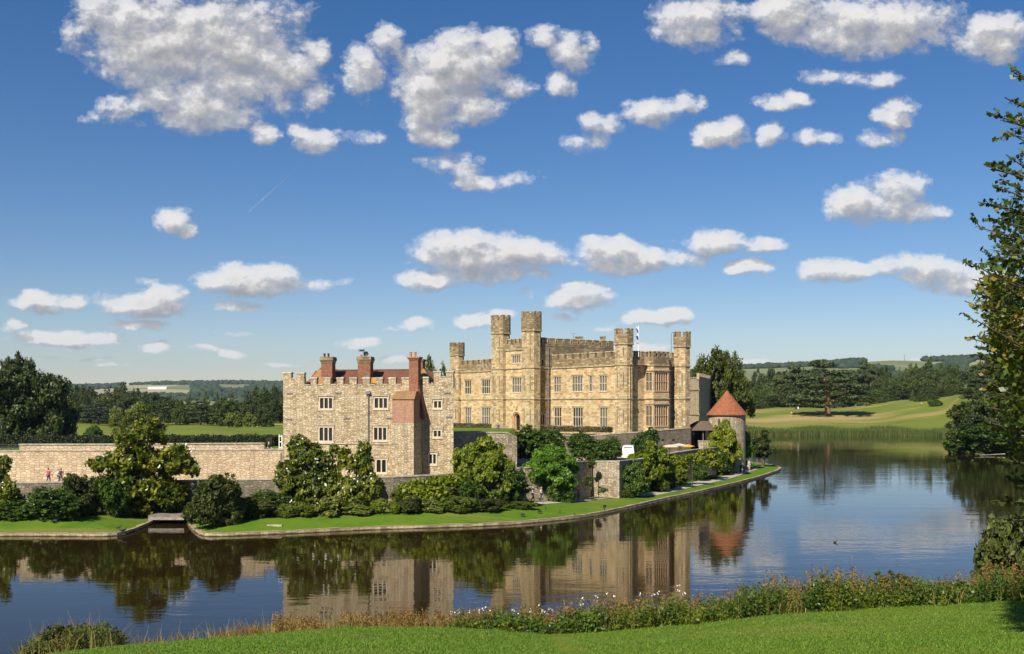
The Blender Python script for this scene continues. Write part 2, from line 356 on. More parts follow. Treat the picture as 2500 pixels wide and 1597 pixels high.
lit = math_(wn, 'MULTIPLY_ADD', math_(wn, 'SUBTRACT', d0, d1), 1.5, .47, clamp=True)
ccol = ramp(wn, lit, [(.0, (.40,.405,.435)), (.35, (.52,.52,.54)), (.62, (.66,.65,.65)), (1, (1.05,1.02,.99))])
# a thin vapour trail high in the left half
ta, tb = ((606-CX)/FPX, (YH-518)/FPX), ((742-CX)/FPX, (YH-396)/FPX); tl = math.hypot(tb[0]-ta[0], tb[1]-ta[1]); td = ((tb[0]-ta[0])/tl, (tb[1]-ta[1])/tl)
tp = vmath(wn, 'SUBTRACT', PP, (ta[0], ta[1], 0)).outputs[0]
tu = vmath(wn, 'DOT_PRODUCT', tp, (td[0]/tl, td[1]/tl, 0)).outputs['Value']; tv = vmath(wn, 'DOT_PRODUCT', tp, (-td[1], td[0], 0)).outputs['Value']
tm = math_(wn, 'MULTIPLY_ADD', math_(wn, 'ABSOLUTE', tv), -1/.0011, 1, clamp=True)
tm = math_(wn, 'MULTIPLY', tm, ramp(wn, tu, [(0, (0,0,0)), (.03, (.34,.34,.34)), (.6, (.16,.16,.16)), (1, (0,0,0))]))
alpha = math_(wn, 'ADD', alpha, tm, clamp=True)
thick = ramp(wn, d0, [(.45, (1,1,1)), (1, (.80,.80,.82))])
ccol = mix(wn, 1, ccol, thick, 'MULTIPLY')
sky = N(wn, 'ShaderNodeTexSky'); sky.sky_type = 'NISHITA'; sky.sun_disc = False
sky.sun_elevation = R(SUN_EL); sky.sun_rotation = R(180+SUN_AZ); sky.altitude = 0; sky.air_density = .95; sky.dust_density = .1; sky.ozone_density = 1.6
hs = N(wn, 'ShaderNodeHueSaturation'); hs.inputs['Saturation'].default_value = 1.36; L(wn, sky.outputs[0], hs.inputs['Color'])
bg = N(wn, 'ShaderNodeBackground'); L(wn, mix(wn, 1.0, hs.outputs[0], (.97, .93, 1.06), 'MULTIPLY'), bg.inputs[0]); bg.inputs[1].default_value = .060
bc = N(wn, 'ShaderNodeBackground'); L(wn, ccol, bc.inputs[0]); bc.inputs[1].default_value = .61
ms = N(wn, 'ShaderNodeMixShader'); L(wn, alpha, ms.inputs[0]); L(wn, bg.outputs[0], ms.inputs[1]); L(wn, bc.outputs[0], ms.inputs[2])
wo = N(wn, 'ShaderNodeOutputWorld'); L(wn, ms.outputs[0], wo.inputs[0])
# ------------------------------------------------------------ water and ground
def water_mat():
    m, nt, b = newmat('lake_water')
    b.inputs['Base Color'].default_value = (.020, .013, .003, 1); b.inputs['Roughness'].default_value = .02; b.inputs['IOR'].default_value = 1.33
    tc = N(nt, 'ShaderNodeTexCoord').outputs['Object']
    n1 = noise(nt, vmath(nt, 'MULTIPLY', tc, (.55, 1, 1)).outputs[0], 1.5, 3, .5)
    n2 = noise(nt, vmath(nt, 'MULTIPLY', tc, (.25, 1, 1)).outputs[0], .35, 3, .5)
    pat = ramp(nt, noise(nt, vmath(nt, 'MULTIPLY', tc, (.4, 1, 1)).outputs[0], .03, 3, .5).outputs[0], [(.4, (.35,.35,.35)), (.62, (1,1,1))])
    h = math_(nt, 'ADD', math_(nt, 'MULTIPLY', n1.outputs[0], .35), math_(nt, 'MULTIPLY', n2.outputs[0], .9))
    h = math_(nt, 'MULTIPLY', h, pat)
    bump(nt, b, h, .27, .10)
    return m
mb = MB(); mb.quad((-900,-200,0), (1200,-200,0), (1200,900,0), (-900,900,0))
tag(mb.build('water', water_mat()), kind='structure')

def interp(tab, x): return float(np.interp(x, [t[0] for t in tab], [t[1] for t in tab]))
# near bank: lawn falling from the photographer's feet to a crest, then to the water
CREST = [(-2600,1760),(-800,1690),(-300,1650),(0,1612),(100,1600),(300,1577),(600,1552),(860,1531),(1100,1531),(1230,1540),(1350,1551),(1500,1541),(1700,1522),(1900,1500),(2200,1482),(2500,1465),(3200,1450),(5200,1420)]
YC = 32.0
def crest_h(X): return H-(interp(CREST, CX+FPX*X/YC)-YH)*YC/FPX
def near_h(X, Y):
    hc = crest_h(X)
    if Y < YC: z = 10.3+(hc-10.3)*Y/YC
    else:
        t = (Y-YC)/16.0; z = hc-(hc+1.2)*min(1.3, (t*.95+.05*t*t))
    return z+.05*math.sin(X*.7+Y*.3)*math.sin(Y*.5)
def grid(name, xs, ys, hf, mat, kind='structure', smooth=True):
    V = [(x, y, hf(x, y)) for y in ys for x in xs]; nx = len(xs)
    F = [(j*nx+i, j*nx+i+1, (j+1)*nx+i+1, (j+1)*nx+i) for j in range(len(ys)-1) for i in range(nx-1)]
    return tag(np_mesh(name, V, F, mat, smooth=smooth), kind=kind)
grid('lawn', [x*1.0 for x in range(-70, 96)], [y*1.0 for y in range(-24, 33)], near_h, M['lawn'])
grid('bank_ground', [x*1.0 for x in range(-70, 96)], [y*1.0 for y in range(32, 54)], near_h, M['bank_earth'])

# island lawn, its outline taken along the waterline
SHORE = [(-400,1313),(15,1309),(150,1309),(285,1310),(325,1298),(360,1283),(384,1270),(396,1256),(398,1242)]
SHORE2 = [(449,1242),(452,1262),(470,1290),(486,1303),(500,1309),(530,1310),(700,1303),(900,1293),(1050,1289),(1200,1284),(1300,1277),(1400,1267),(1450,1259),(1500,1249),(1550,1238),(1600,1226),(1650,1215),(1700,1205),(1750,1193),(1800,1181),(1850,1168),(1880,1158),(1900,1151),(1906,1146),(1900,1141),(1880,1137),(1850,1134),(1825,1130)]
def wl(p, z=0): d = dist_at(p[1], z); return Vector(((p[0]-CX)*d/FPX, d))
def smooth_line(pts, n=3):
    for _ in range(n):
        q = [pts[0]]
        for a, b in zip(pts, pts[1:]): q += [a*.75+b*.25, a*.25+b*.75]
        pts = q+[pts[-1]]
    return pts
s1 = smooth_line([wl(p) for p in SHORE], 2); s2 = smooth_line([wl(p) for p in SHORE2], 2)
LZ = .27
import bisect
SHN = np.array([(p.x, p.y) for p in s1+s2])
def lawn_z(x, y):            # the lawn rises gently inland from its kerb
    d = float(np.sqrt(((SHN-np.array([x, y]))**2).sum(1).min())); px = CX+FPX*x/max(y, 1)
    return LZ+float(np.interp(px, [1200, 1420], [.72, .22]))*min(1, max(0, d-.4)/4.5)
def onl(px, py, dmax=1e9):
    z = LZ
    for _ in range(6):
        d = min(dist_at(py, z), dmax); X = (px-CX)*d/FPX; z = .5*z+.5*lawn_z(X, d)
    return X, d, z
def offset_line(pts, w):
    out = []
    for i, p in enumerate(pts):
        t = (pts[min(i+1, len(pts)-1)]-pts[max(i-1, 0)]).normalized(); out.append(p+Vector((t.y, -t.x))*w)
    return out
mb = MB()
tails = ([Vector((-34, 128)), Vector((-150, 235)), Vector((-190, 120))], [Vector((46, 208)), Vector((48, 212)), Vector((51, 226)), Vector((50, 242)), Vector((0, 248)), Vector((-60, 247)), Vector((-150, 235)), Vector((-33.9, 128))])
for s_l, tl in zip((s1, s2), tails):
    prev = s_l
    for w in (1.2, 2.6, 4.6):
        cur = offset_line(s_l, -w)
        for k in range(len(s_l)-1):
            q = [prev[k], prev[k+1], cur[k+1], cur[k]]; mb.quad(*[(v.x, v.y, lawn_z(v.x, v.y)) for v in q])
        prev = cur
    # inland sheet under the walls and terraces
    inner = [v for v in prev[::3] if v.x < 38]
    for p, q in zip(inner, inner[1:]):
        f = lambda v, t: Vector((v.x*(1+.35*t) if v.x < 0 else v.x*(1-.30*t), v.y+26*t))
        for t0, t1 in ((0, .15), (.15, .5), (.5, 1)):
            mb.quad(*[(v.x, v.y, lawn_z(v.x, v.y)-.004) for v in (f(p, t0), f(q, t0), f(q, t1), f(p, t1))])
    mb.add([(p.x, p.y, LZ-.03) for p in s_l+tl], [tuple(range(len(s_l+tl)))])
tag(mb.build('island_lawn', M['lawn_island'], smooth=False), kind='structure')
M['kerb'] = stone('kerb_stone', [(.42,.34,.20),(.55,.45,.28),(.48,.38,.22),(.30,.22,.12)], (.14,.10,.06), .55, .28, stain_amt=.4, stain=(.15,.11,.06), rub=False)
kt = M['kerb'].node_tree; kb = kt.nodes['Principled BSDF']; src = kb.inputs['Base Color'].links[0].from_socket
ks = N(kt, 'ShaderNodeSeparateXYZ'); L(kt, N(kt, 'ShaderNodeTexCoord').outputs['Object'], ks.inputs[0])
kn = math_(kt, 'ADD', ks.outputs[2], math_(kt, 'MULTIPLY', noise(kt, N(kt, 'ShaderNodeTexCoord').outputs['Object'], 1.2, 4).outputs[0], .25))
L(kt, mix(kt, ramp(kt, kn, [(.16, (1,1,1)), (.24, (0,0,0))]), src, (.06,.045,.025)), kb.inputs['Base Color'])   # wet weed stain along the waterline
mb = MB()
for s in (s1, s2):
    o_ = offset_line(s, .14); i_ = offset_line(s, -.32)
    for k in range(len(s)-1):
        a, b, c, d = o_[k], o_[k+1], i_[k+1], i_[k]
        h1 = LZ+.03+.015*math.sin(k*1.7)
        mb.hexa([(a.x,a.y,-.6),(b.x,b.y,-.6),(c.x,c.y,-.6),(d.x,d.y,-.6),(a.x,a.y,h1),(b.x,b.y,h1),(c.x,c.y,h1),(d.x,d.y,h1)])
    lo = offset_line(s, .26)
    for k in range(len(s)-1):   # lower stone ledge just above the water
        a, b, c, d = lo[k], lo[k+1], o_[k+1], o_[k]
        mb.hexa([(a.x,a.y,-.6),(b.x,b.y,-.6),(c.x,c.y,-.6),(d.x,d.y,-.6),(a.x,a.y,.04),(b.x,b.y,.04),(c.x,c.y,.06),(d.x,d.y,.06)])
tag(mb.build('kerb', M['kerb']), kind='structure')
# gravel path under the wall
PATH = [(1262,1229,1236),(1305,1227,1233),(1360,1223,1229),(1423,1218,1224.5),(1503,1209,1215),(1560,1205,1212),(1606,1201,1209),(1650,1190,1200),(1697,1176,1188),(1745,1167,1177),(1788,1158,1167),(1834,1144,1151),(1850,1140.5,1145.5)]
mb = MB()
for p, q in zip(PATH, PATH[1:]):
    for j in range(4):
        r = [(p[0]+(q[0]-p[0])*t, p[2]+(q[2]-p[2])*t, p[1]+(q[1]-p[1])*t) for t in (j/4, (j+1)/4)]
        for u0, u1 in ((0, .5), (.5, 1)):
            pts = [onl(r[0][0], r[0][1]+(r[0][2]-r[0][1])*u0), onl(r[1][0], r[1][1]+(r[1][2]-r[1][1])*u0), onl(r[1][0], r[1][1]+(r[1][2]-r[1][1])*u1), onl(r[0][0], r[0][1]+(r[0][2]-r[0][1])*u1)]
            mb.quad(*[(x, y, z+.03) for x, y, z in pts])
tag(mb.build('path', M['gravel']), kind='structure')
# planted bed between the lawn and the wall
BED = [(-400,1266),(40,1262),(200,1254),(300,1248),(398,1244)]
BED2 = [(452,1258),(520,1270),(600,1262),(700,1260),(900,1258),(1000,1256),(1120,1247),(1230,1238),(1262,1232)]
mb = MB()
for bb in (BED, BED2):
    for p, q in zip(bb, bb[1:]):
        a, b = onl(*p), onl(*q); mb.quad((a[0],a[1],a[2]+.02), (b[0],b[1],b[2]+.02), (b[0]*1.12,117,1.05), (a[0]*1.12,117,1.05))
tag(mb.build('flower_bed_soil', M['soil']), kind='structure')

# far land: one sheet from the far shore over meadow, wood floor and downs to the horizon
SH = [(-1.5,225),(-.3,232),(-.16,250),(.05,330),(.19,372),(.24,383),(.36,384),(.42,372),(.45,300),(.47,255),(.50,246),(.56,200),(.75,150),(1.2,90)]
RISE = [(-1.5,3.2),(-.2,3.2),(.05,5),(.2,8.6),(.26,9.5),(.31,9.8),(.36,12),(.40,14.5),(.44,17),(.5,18),(1.2,20)]
SKYL = [(-1.5,936),(-.52,944),(-.46,940),(-.40,937),(-.34,931),(-.28,929),(-.22,931),(-.1,936),(.1,930),(.2,899),(.225,895),(.26,892),(.29,888),(.325,881),(.37,875),(.41,876),(.44,873),(.5,870),(1.2,866)]
def dh(q): return 4400 if q < .0 else (4400-(q/.2)*1500 if q < .2 else 2900)
def far_h(q, d):
    ds = interp(SH, q); r = interp(RISE, q)
    x = d-ds
    if x < 0: return -2.0+x*.02 if x < -2 else -2
    sp = 160 if q > .1 else 200
    z = 1.2*min(1, x/6)+(r-1.2)*(lambda t: t*t*(3-2*t))(min(1, x/sp))-.0
    if x < 6: z = -1.2+2.4*x/6
    z += .5*math.sin(q*60+d*.02)*min(1, x/60)
    D_ = dh(q); y = interp(SKYL, q); top = H+(YH-y-7)*D_/FPX
    if d > 800:
        t = min(1, (d-800)/(D_*.97-800)); z = z+(top-z)*(t**2.0)
        z += 9*math.sin(q*23+d*.0021)*math.sin(d*.0016+2*q)*min(1, (d-800)/600)*max(0, 1-t**6)
    if d > D_: z = top-(d-D_)*.02
    return z
qs = np.linspace(-1.3, 1.15, 240); 
ds_ = np.concatenate([np.linspace(88, 560, 120), np.geomspace(575, 7500, 70)])
V = [(q*d, d, far_h(q, d)) for d in ds_ for q in qs]; nx = len(qs)
F = [(j*nx+i, j*nx+i+1, (j+1)*nx+i+1, (j+1)*nx+i) for j in range(len(ds_)-1) for i in range(nx-1)]
mz = M['meadow']
mh, nt, b = newmat('downland')
tcw = N(nt, 'ShaderNodeTexCoord').outputs['Object']
vo = N(nt, 'ShaderNodeTexVoronoi'); vo.inputs['Scale'].default_value = .0022; L(nt, vmath(nt, 'MULTIPLY', tcw, (1, .45, 0)).outputs[0], vo.inputs['Vector'])
scx = N(nt, 'ShaderNodeSeparateColor'); L(nt, vo.outputs['Color'], scx.inputs[0])
L(nt, mix(nt, .5, ramp(nt, scx.outputs[0], [(.1, (.15,.17,.06)), (.4, (.22,.24,.09)), (.6, (.30,.27,.15)), (.85, (.17,.20,.07))], 'CONSTANT'), noise(nt, tcw, .01, 6).outputs[0], 'OVERLAY'), b.inputs['Base Color']); b.inputs['Roughness'].default_value = 1
far = [f for f in F if V[f[0]][1] < 800]; hil = [f for f in F if V[f[0]][1] >= 800]
def sub(name, fs, mat):
    idx = sorted({i for f in fs for i in f}); mp = {i: k for k, i in enumerate(idx)}
    return tag(np_mesh(name, [V[i] for i in idx], [[mp[i] for i in f] for f in fs], mat, smooth=True), kind='structure')
sub('meadow', far, mz); sub('hills', hil, mh)

# pale chalk cut and white sheds on the far down, left
def on_hill(px, d): q = (px-CX)/FPX; return Vector((q*d, d, far_h(q, d)))

# woodland over the downs: one mass of rounded crowns
rng = np.random.default_rng(5)
ico = bmesh.new(); bmesh.ops.create_icosphere(ico, subdivisions=2, radius=1)
IV = np.array([v.co[:] for v in ico.verts]); IF = np.array([[v.index for v in f.verts] for f in ico.faces]); ico.free()
def lumps(name, cents, mat, seed=1, kind='stuff', squash=.8):
    rg = np.random.default_rng(seed); Vs = []; Fs = []; T = []
    for i, (x, y, z, r) in enumerate(cents):
        s = IV*(1+rg.normal(0, .16, (len(IV), 1)))*np.array([r, r, r*squash])
        Fs.append(IF+len(IV)*i); Vs.append(s+np.array([x, y, z])); T.append(np.clip(rg.normal(.45, .2)+rg.normal(0, .12, len(IF)), 0, 1))
    return np_mesh(name, np.concatenate(Vs), np.concatenate(Fs), mat, tint=np.concatenate(T))
C_ = []
for i in range(13000):
    q = rng.uniform(-.56, .56); D_ = dh(q); px = CX+q*FPX
    d = D_*(1-rng.beta(1.1, 3.2)*.62)
    z = far_h(q, d)
    yrow = YH-(z-H)*FPX/d
    keep = True
    if px > 1780:
        a = math.sin(q*31+d*.0013)+math.sin(q*57-d*.0021+1)
        if D_*.955 < d: keep = True
        else: keep = a > -.1
        if 2110 < px < 2255 and 876 < yrow < 902 and (px-2110)*.12 > yrow-892-4: keep = False
        if 1800 < px < 1905 and 900 < yrow < 935: keep = False
        if 2000 < px < 2125 and 900 < yrow < 920: keep = False
    else:
        a = math.sin(q*26+d*.0011)+math.sin(q*61-d*.0009)
        keep = d > D_*.93 or a > -.75
        if 300 < px < 470 and 940 < yrow < 966: keep = False
    if keep: r = rng.uniform(7, 12); C_.append((q*d, d, z+r*.35, r))
tag(lumps('hill_woodland', C_, FM['hill'], 3), 'dark blue-green woodland covering the distant downs', 'woodland', kind='stuff')
M['old_plank'] = plain('old_plank', (.20,.175,.14), .9, var=.35, scale=1.2)
M['slit'] = plain('blocked_slit', (.13,.095,.055), .95)
# ------------------------------------------------------------ walls, windows, battlements
class Plane:
    """a vertical wall line: origin, direction, outward side"""
    def __init__(s, o, d, n): s.o = Vector(o); s.d = Vector(d).normalized(); s.n = Vector(n).normalized()
    def p(s, u, w, z): q = s.o+s.d*u+s.n*w; return (q.x, q.y, z)
    def u(s, px, w=0):
        q = (px-CX)/FPX; o = s.o+s.n*w
        return (q*o.y-o.x)/(s.d.x-q*s.d.y)
    def z(s, px, py, w=0):
        y = (s.o+s.n*w+s.d*s.u(px, w)).y; return H-(py-YH)*y/FPX
    def box(s, mb, u0, u1, w0, w1, z0, z1):
        return mb.hexa([s.p(u0,w0,z0), s.p(u1,w0,z0), s.p(u1,w1,z0), s.p(u0,w1,z0), s.p(u0,w0,z1), s.p(u1,w0,z1), s.p(u1,w1,z1), s.p(u0,w1,z1)])
def line(a, b, side=-1):
    a, b = Vector(a), Vector(b); d = (b-a).normalized(); return Plane(a, d, Vector((d.y, -d.x)) if side < 0 else Vector((-d.y, d.x))), (b-a).length
def panel(mb, pl, u0, u1, z0, z1, holes=(), w=0, rev=.3):
    us = sorted({u0, u1, *[h[0] for h in holes], *[h[1] for h in holes]}); zs = sorted({z0, z1, *[h[2] for h in holes], *[h[3] for h in holes]})
    us = [x for x in us if u0 <= x <= u1]; zs = [x for x in zs if z0 <= x <= z1]
    for a, b in zip(us, us[1:]):
        for c, d in zip(zs, zs[1:]):
            mu, mz_ = (a+b)/2, (c+d)/2
            if any(h[0] < mu < h[1] and h[2] < mz_ < h[3] for h in holes): continue
            mb.quad(pl.p(a,w,c), pl.p(b,w,c), pl.p(b,w,d), pl.p(a,w,d))
    for h in holes:
        a, b, c, d = h[:4]
        for (x0, y0, x1, y1) in ((a,c,b,c),(b,c,b,d),(b,d,a,d),(a,d,a,c)):
            mb.quad(pl.p(x0,w,y0), pl.p(x1,w,y1), pl.p(x1,w-rev,y1), pl.p(x0,w-rev,y0))
def window(parent, pl, u0, u1, z0, z1, lights=3, rows=2, mat='frame', pane='glass', hood=True, w=0, arched=True, label=None, jamb=.10, mull=.10, sill=True):
    if u0 > u1: u0, u1 = u1, u0
    mb = MB(); dz0, dz1 = -.22, .03
    pl.box(mb, u0, u0+jamb, w+dz0, w+dz1, z0, z1); pl.box(mb, u1-jamb, u1, w+dz0, w+dz1, z0, z1)
    pl.box(mb, u0+jamb, u1-jamb, w+dz0, w+dz1, z1-jamb, z1); pl.box(mb, u0+jamb, u1-jamb, w+dz0, w+dz1, z0, z0+jamb)
    iu0, iu1, iz0, iz1 = u0+jamb, u1-jamb, z0+jamb, z1-jamb
    lw = (iu1-iu0-mull*(lights-1))/lights
    rh = (iz1-iz0-mull*(rows-1))/rows
    for i in range(1, lights): a = iu0+i*(lw+mull)-mull; pl.box(mb, a, a+mull, w+dz0+.02, w-.02, iz0, iz1)
    for r in range(1, rows):
        zz = iz0+r*(rh+mull)-mull
        for i in range(lights): a = iu0+i*(lw+mull); pl.box(mb, a, a+lw, w+dz0+.03, w-.03, zz, zz+mull)
    if arched:                                 # rounded heads: spandrels in the corners of every light
        for r in range(rows):
            zt = iz0+r*(rh+mull)+rh
            for i in range(lights):
                a = iu0+i*(lw+mull); c = a+lw/2; hh = lw*.5
                for sgn, e in ((-1, a), (1, a+lw)):
                    arc = [(c+sgn*lw/2*math.cos(t), zt-hh+hh*math.sin(t)) for t in (0, .5, 1.0, 1.3, 1.57)]
                    for (x0, y0), (x1, y1) in zip(arc, arc[1:]):
                        mb.add([pl.p(x0,w-.06,y0), pl.p(x1,w-.06,y1), pl.p(x1,w-.06,zt), pl.p(x0 if False else x0,w-.06,zt)], [(0,1,2,3)])
    o = mb.build('window', M[mat], parent)
    if label: o['label'] = label
    mb = MB(); mb.quad(pl.p(iu0,w-.16,iz0), pl.p(iu1,w-.16,iz0), pl.p(iu1,w-.16,iz1), pl.p(iu0,w-.16,iz1)); mb.build('pane', M[pane], o)
    if hood:
        mb = MB(); e = .14
        pl.box(mb, u0-e, u1+e, w-.02, w+.13, z1+.08, z1+.2); pl.box(mb, u0-e, u0-e+.1, w-.02, w+.12, z1-.22, z1+.08); pl.box(mb, u1+e-.1, u1+e, w-.02, w+.12, z1-.22, z1+.08)
        mb.build('hood_mould', M['coping' if mat == 'frame' and parent.name.startswith('gate') else 'castle_trim'], o)
    if sill:
        mb = MB(); pl.box(mb, u0-.05, u1+.05, w-.02, w+.08, z0-.12, z0-.002); mb.build('sill', M[mat], o)
    return (u0, u1, z0, z1)
def merlon(mw, mc, pl, u0, u1, zc, zt, w0, w1, over=.07, ct=.13):
    pl.box(mw, u0, u1, w0, w1, zc, zt-ct)
    mc.hexa([pl.p(u0-over,w0-over,zt-ct), pl.p(u1+over,w0-over,zt-ct), pl.p(u1+over,w1+over,zt-ct), pl.p(u0-over,w1+over,zt-ct),
             pl.p(u0-over*.4,w0,zt), pl.p(u1+over*.4,w0,zt), pl.p(u1+over*.4,w1,zt), pl.p(u0-over*.4,w1,zt)])
def battlement(parent, pl, u0, u1, zb, zc, zt, mw_, gap, w0=-.45, w1=.03, mat='weathered', trim='castle_trim', name='parapet', sills=True, inset=0):
    if u0 > u1: u0, u1 = u1, u0
    a = MB(); c = MB(); pl.box(a, u0, u1, w0, w1, zb, zc)
    n = max(1, round((u1-u0-mw_)/(mw_+gap))); pitch = (u1-u0-mw_)/n
    for i in range(n+1):
        s = u0+i*pitch+inset; merlon(a, c, pl, s, s+mw_, zc, zt, w0, w1)
        if sills and i < n: pl.box(c, s+mw_+.01, s+pitch-.01, w0-.05, w1+.05, zc+.002, zc+.10)
    o = a.build(name, M[mat], parent); c.build('coping', M[trim], o); return o
def ngon_ring(cx, cy, r, n=8, rot=None, lead=None):
    rot = math.pi/n if rot is None else rot
    return [(cx+r*math.cos(rot+2*math.pi*k/n), cy+r*math.sin(rot+2*math.pi*k/n)) for k in range(n)]
def turret(parent, c, r, z0, zs, zt, strings=(), rot=0, mat='turret_stone', slits=(), label=None, head='weathered', zw=None):
    """octagonal turret: shaft, string courses, wider head with merlons at its corners"""
    mb = MB(); ring = ngon_ring(c.x, c.y, r, 8, rot); zw = zw or zs
    mb.prism(ring, z0, zs)
    o = mb.build('turret', M[mat], parent)
    if label: o['label'] = label
    hd = MB(); tr = MB(); rh = r+.13
    hd.prism(ngon_ring(c.x, c.y, rh, 8, rot), zs+.06, zt-.95)
    for z in list(strings)+[zs-.08]: tr.prism(ngon_ring(c.x, c.y, r+(.13 if z < zs-.1 else .2), 8, rot), z-.02, z+.16)
    rr = ngon_ring(c.x, c.y, rh, 8, rot); 
    for k in range(8):
        A, B_ = Vector(rr[k]), Vector(rr[(k+1) % 8]); d = (B_-A); Ls = d.length; n = Vector((d.y, -d.x)).normalized()
        if n.dot((A+B_)/2-c) < 0: n = -n
        pl = Plane(A, d, n)
        for (a, b) in ((.0, Ls*.36), (Ls*.64, Ls)):
            pl.box(hd, a, b, -.3, 0, zt-.95, zt-.12)
            pl.box(tr, a-(.0 if a > 0 else .03), b+(.03 if b >= Ls*.99 else 0), -.34, .06, zt-.12, zt)
    hd.build('battlement', M[head], o); tr.build('string_course', M['castle_trim'], o)
    for (k, za, zb_) in slits:      # k: index of the side
        q = ngon_ring(c.x, c.y, r, 8, rot); A, B_ = Vector(q[k % 8]), Vector(q[(k+1) % 8]); d = B_-A; n = Vector((d.y, -d.x)).normalized()
        if n.dot((A+B_)/2-c) < 0: n = -n
        pl = Plane(A, d, n); m_ = d.length/2; fr_ = MB(); sl_ = fr_
        pl.box(sl_, m_-.07, m_+.07, -.05, .006, za, zb_); fr_.k = 1; pl.box(fr_, m_-.14, m_-.07, -.05, .02, za-.05, zb_+.1); pl.box(fr_, m_+.07, m_+.14, -.05, .02, za-.05, zb_+.1); pl.box(fr_, m_-.07, m_+.07, -.05, .02, zb_, zb_+.1); fr_.build('arrow_slit', [M['slit'], M['castle_trim']], o)
    return o

# ============================================================ THE CASTLE
cs = thing('castle', 'large golden stone castle with octagonal battlemented turrets behind the round bushes', 'castle', W(1346, 1046, 178))
A_ = Vector((-.5888, .8083)); B_v = Vector((.8083, .5888)); C0 = Vector((18.78, 163.0))
front = Plane(C0, A_, -B_v)          # u runs away to the left
side = Plane(C0+A_*1.25, B_v, -A_)           # u runs away to the right
ZG, ZL, ZU, ZC, ZT = 7.0, 12.72, 18.1, 19.45, 20.5
def front_windows(pl, spec, w=0, rows=2):
    hs = []
    for (x0, x1, y0, y1, n, pane) in spec:
        a, b = pl.u(x0, w), pl.u(x1, w); xm = (x0+x1)/2
        hs.append((min(a,b), max(a,b), pl.z(xm, y1, w), pl.z(xm, y0, w), n, pane))
    return hs
FW = [(1352,1370,919,957.5,3,'curtain'),(1396.5,1422.5,917.5,956.5,4,'curtain'),(1438,1446,917,956,1,'curtain'),(1463,1482.5,916.5,955.5,3,'curtain'),
      (1353,1371,994.5,1040.5,3,'glass'),(1398.5,1423.5,994.5,1041.5,4,'glass'),(1464,1483.5,994.5,1042.5,3,'curtain'),
      (1134.5,1150.5,927.5,962.5,3,'glass'),(1176,1197,926.5,961.5,4,'glass'),(1135.5,1150.5,995,1036.5,3,'curtain'),(1176,1197.5,994.5,1037.5,4,'curtain')]
hs = front_windows(front, FW)
fw = MB(); panel(fw, front, 0, 51, ZG-3, ZU, hs)
front.box(fw, -.1, 51, -.3, .12, ZG-3, ZG+.75)
fo = fw.build('front_wall', M['ashlar'], cs)
for h in hs: window(cs, front, h[0], h[1], h[2], h[3], h[4], 2, 'frame', h[5], mull=.09, jamb=.09)
# side facade with its canted bay
sw = MB(); SH_ = 13.4
BW_ = 1.9; bA, bB, bC = side.u(1573.5), side.u(1595, BW_), side.u(1633.5, BW_); bD = bC+.9
panel(sw, side, 0, bA, ZG-3, ZU, []); panel(sw, side, bD, SH_, ZG-3, ZU)
bayp = [(bA, 0), (bB, BW_), (bC, BW_), (bD, 0)]
bay_w = MB(); bay_f = []
for (a, b) in zip(bayp, bayp[1:]):
    P1 = Vector(side.p(a[0], a[1], 0)[:2]); P2 = Vector(side.p(b[0], b[1], 0)[:2]); d = P2-P1; n = Vector((d.y, -d.x)).normalized()
    if n.dot(-A_) < -.01: n = -n
    pl = Plane(P1, d, n); Lg = d.length; e = .22
    holes = [(e, Lg-e, 14.0, 17.05), (e, Lg-e, 8.3, 11.65)]
    panel(bay_w, pl, 0, Lg, ZG-3, ZU, holes)
    bay_f.append((pl, Lg, e, holes))
bo = bay_w.build('bay', M['ashlar'], cs)
for k, (pl, Lg, e, holes) in enumerate(bay_f):
    for j, h in enumerate(holes): window(cs, pl, h[0], h[1], h[2], h[3], 6 if Lg > 3 else 2, 2, 'bay_frame', 'curtain' if k == 0 else 'glass_warm', hood=False, jamb=.09, mull=.09)
tr = MB()
for (pl, Lg, e, holes) in bay_f:
    for z in (ZL, 17.25, 11.85): pl.box(tr, -.04, Lg+.04, -.02, .16, z-.02, z+.16)
    pl.box(tr, -.04, Lg+.04, -.02, .14, ZU-.02, ZU+.18)
tr.build('string_course', M['castle_trim'], bo)
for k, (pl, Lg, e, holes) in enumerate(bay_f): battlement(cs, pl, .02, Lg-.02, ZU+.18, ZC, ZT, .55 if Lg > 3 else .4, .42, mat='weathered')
sw.build('side_wall', M['ashlar'], cs)
# side strings / parapets
tr = MB()
front.box(tr, 0, 19.9, -.02, .14, ZL-.02, ZL+.18); front.box(tr, 0, 19.9, -.02, .16, ZU-.02, ZU+.2)
tr.build('string_course', M['castle_trim'], cs); tr = MB()
front.box(tr, 31.3, 51, -.02, .14, ZL-.02, ZL+.18); front.box(tr, 31.3, 51, -.02, .16, ZU-.02, ZU+.2)
tr.build('string_course', M['castle_trim'], cs); tr = MB()
for (a, b) in ((.0, bA-.02), (bD+.02, SH_)):
    side.box(tr, a, b, -.02, .14, ZL-.02, ZL+.18); side.box(tr, a, b, -.02, .16, ZU-.02, ZU+.2)
tr.build('string_course', M['castle_trim'], cs)
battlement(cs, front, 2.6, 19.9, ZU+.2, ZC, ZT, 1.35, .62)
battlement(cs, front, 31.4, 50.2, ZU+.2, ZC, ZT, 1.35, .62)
battlement(cs, side, .9, bA-.05, ZU+.2, ZC, ZT, .7, .5); battlement(cs, side, bD+.05, 12.6, ZU+.2, ZC, ZT, .7, .5)
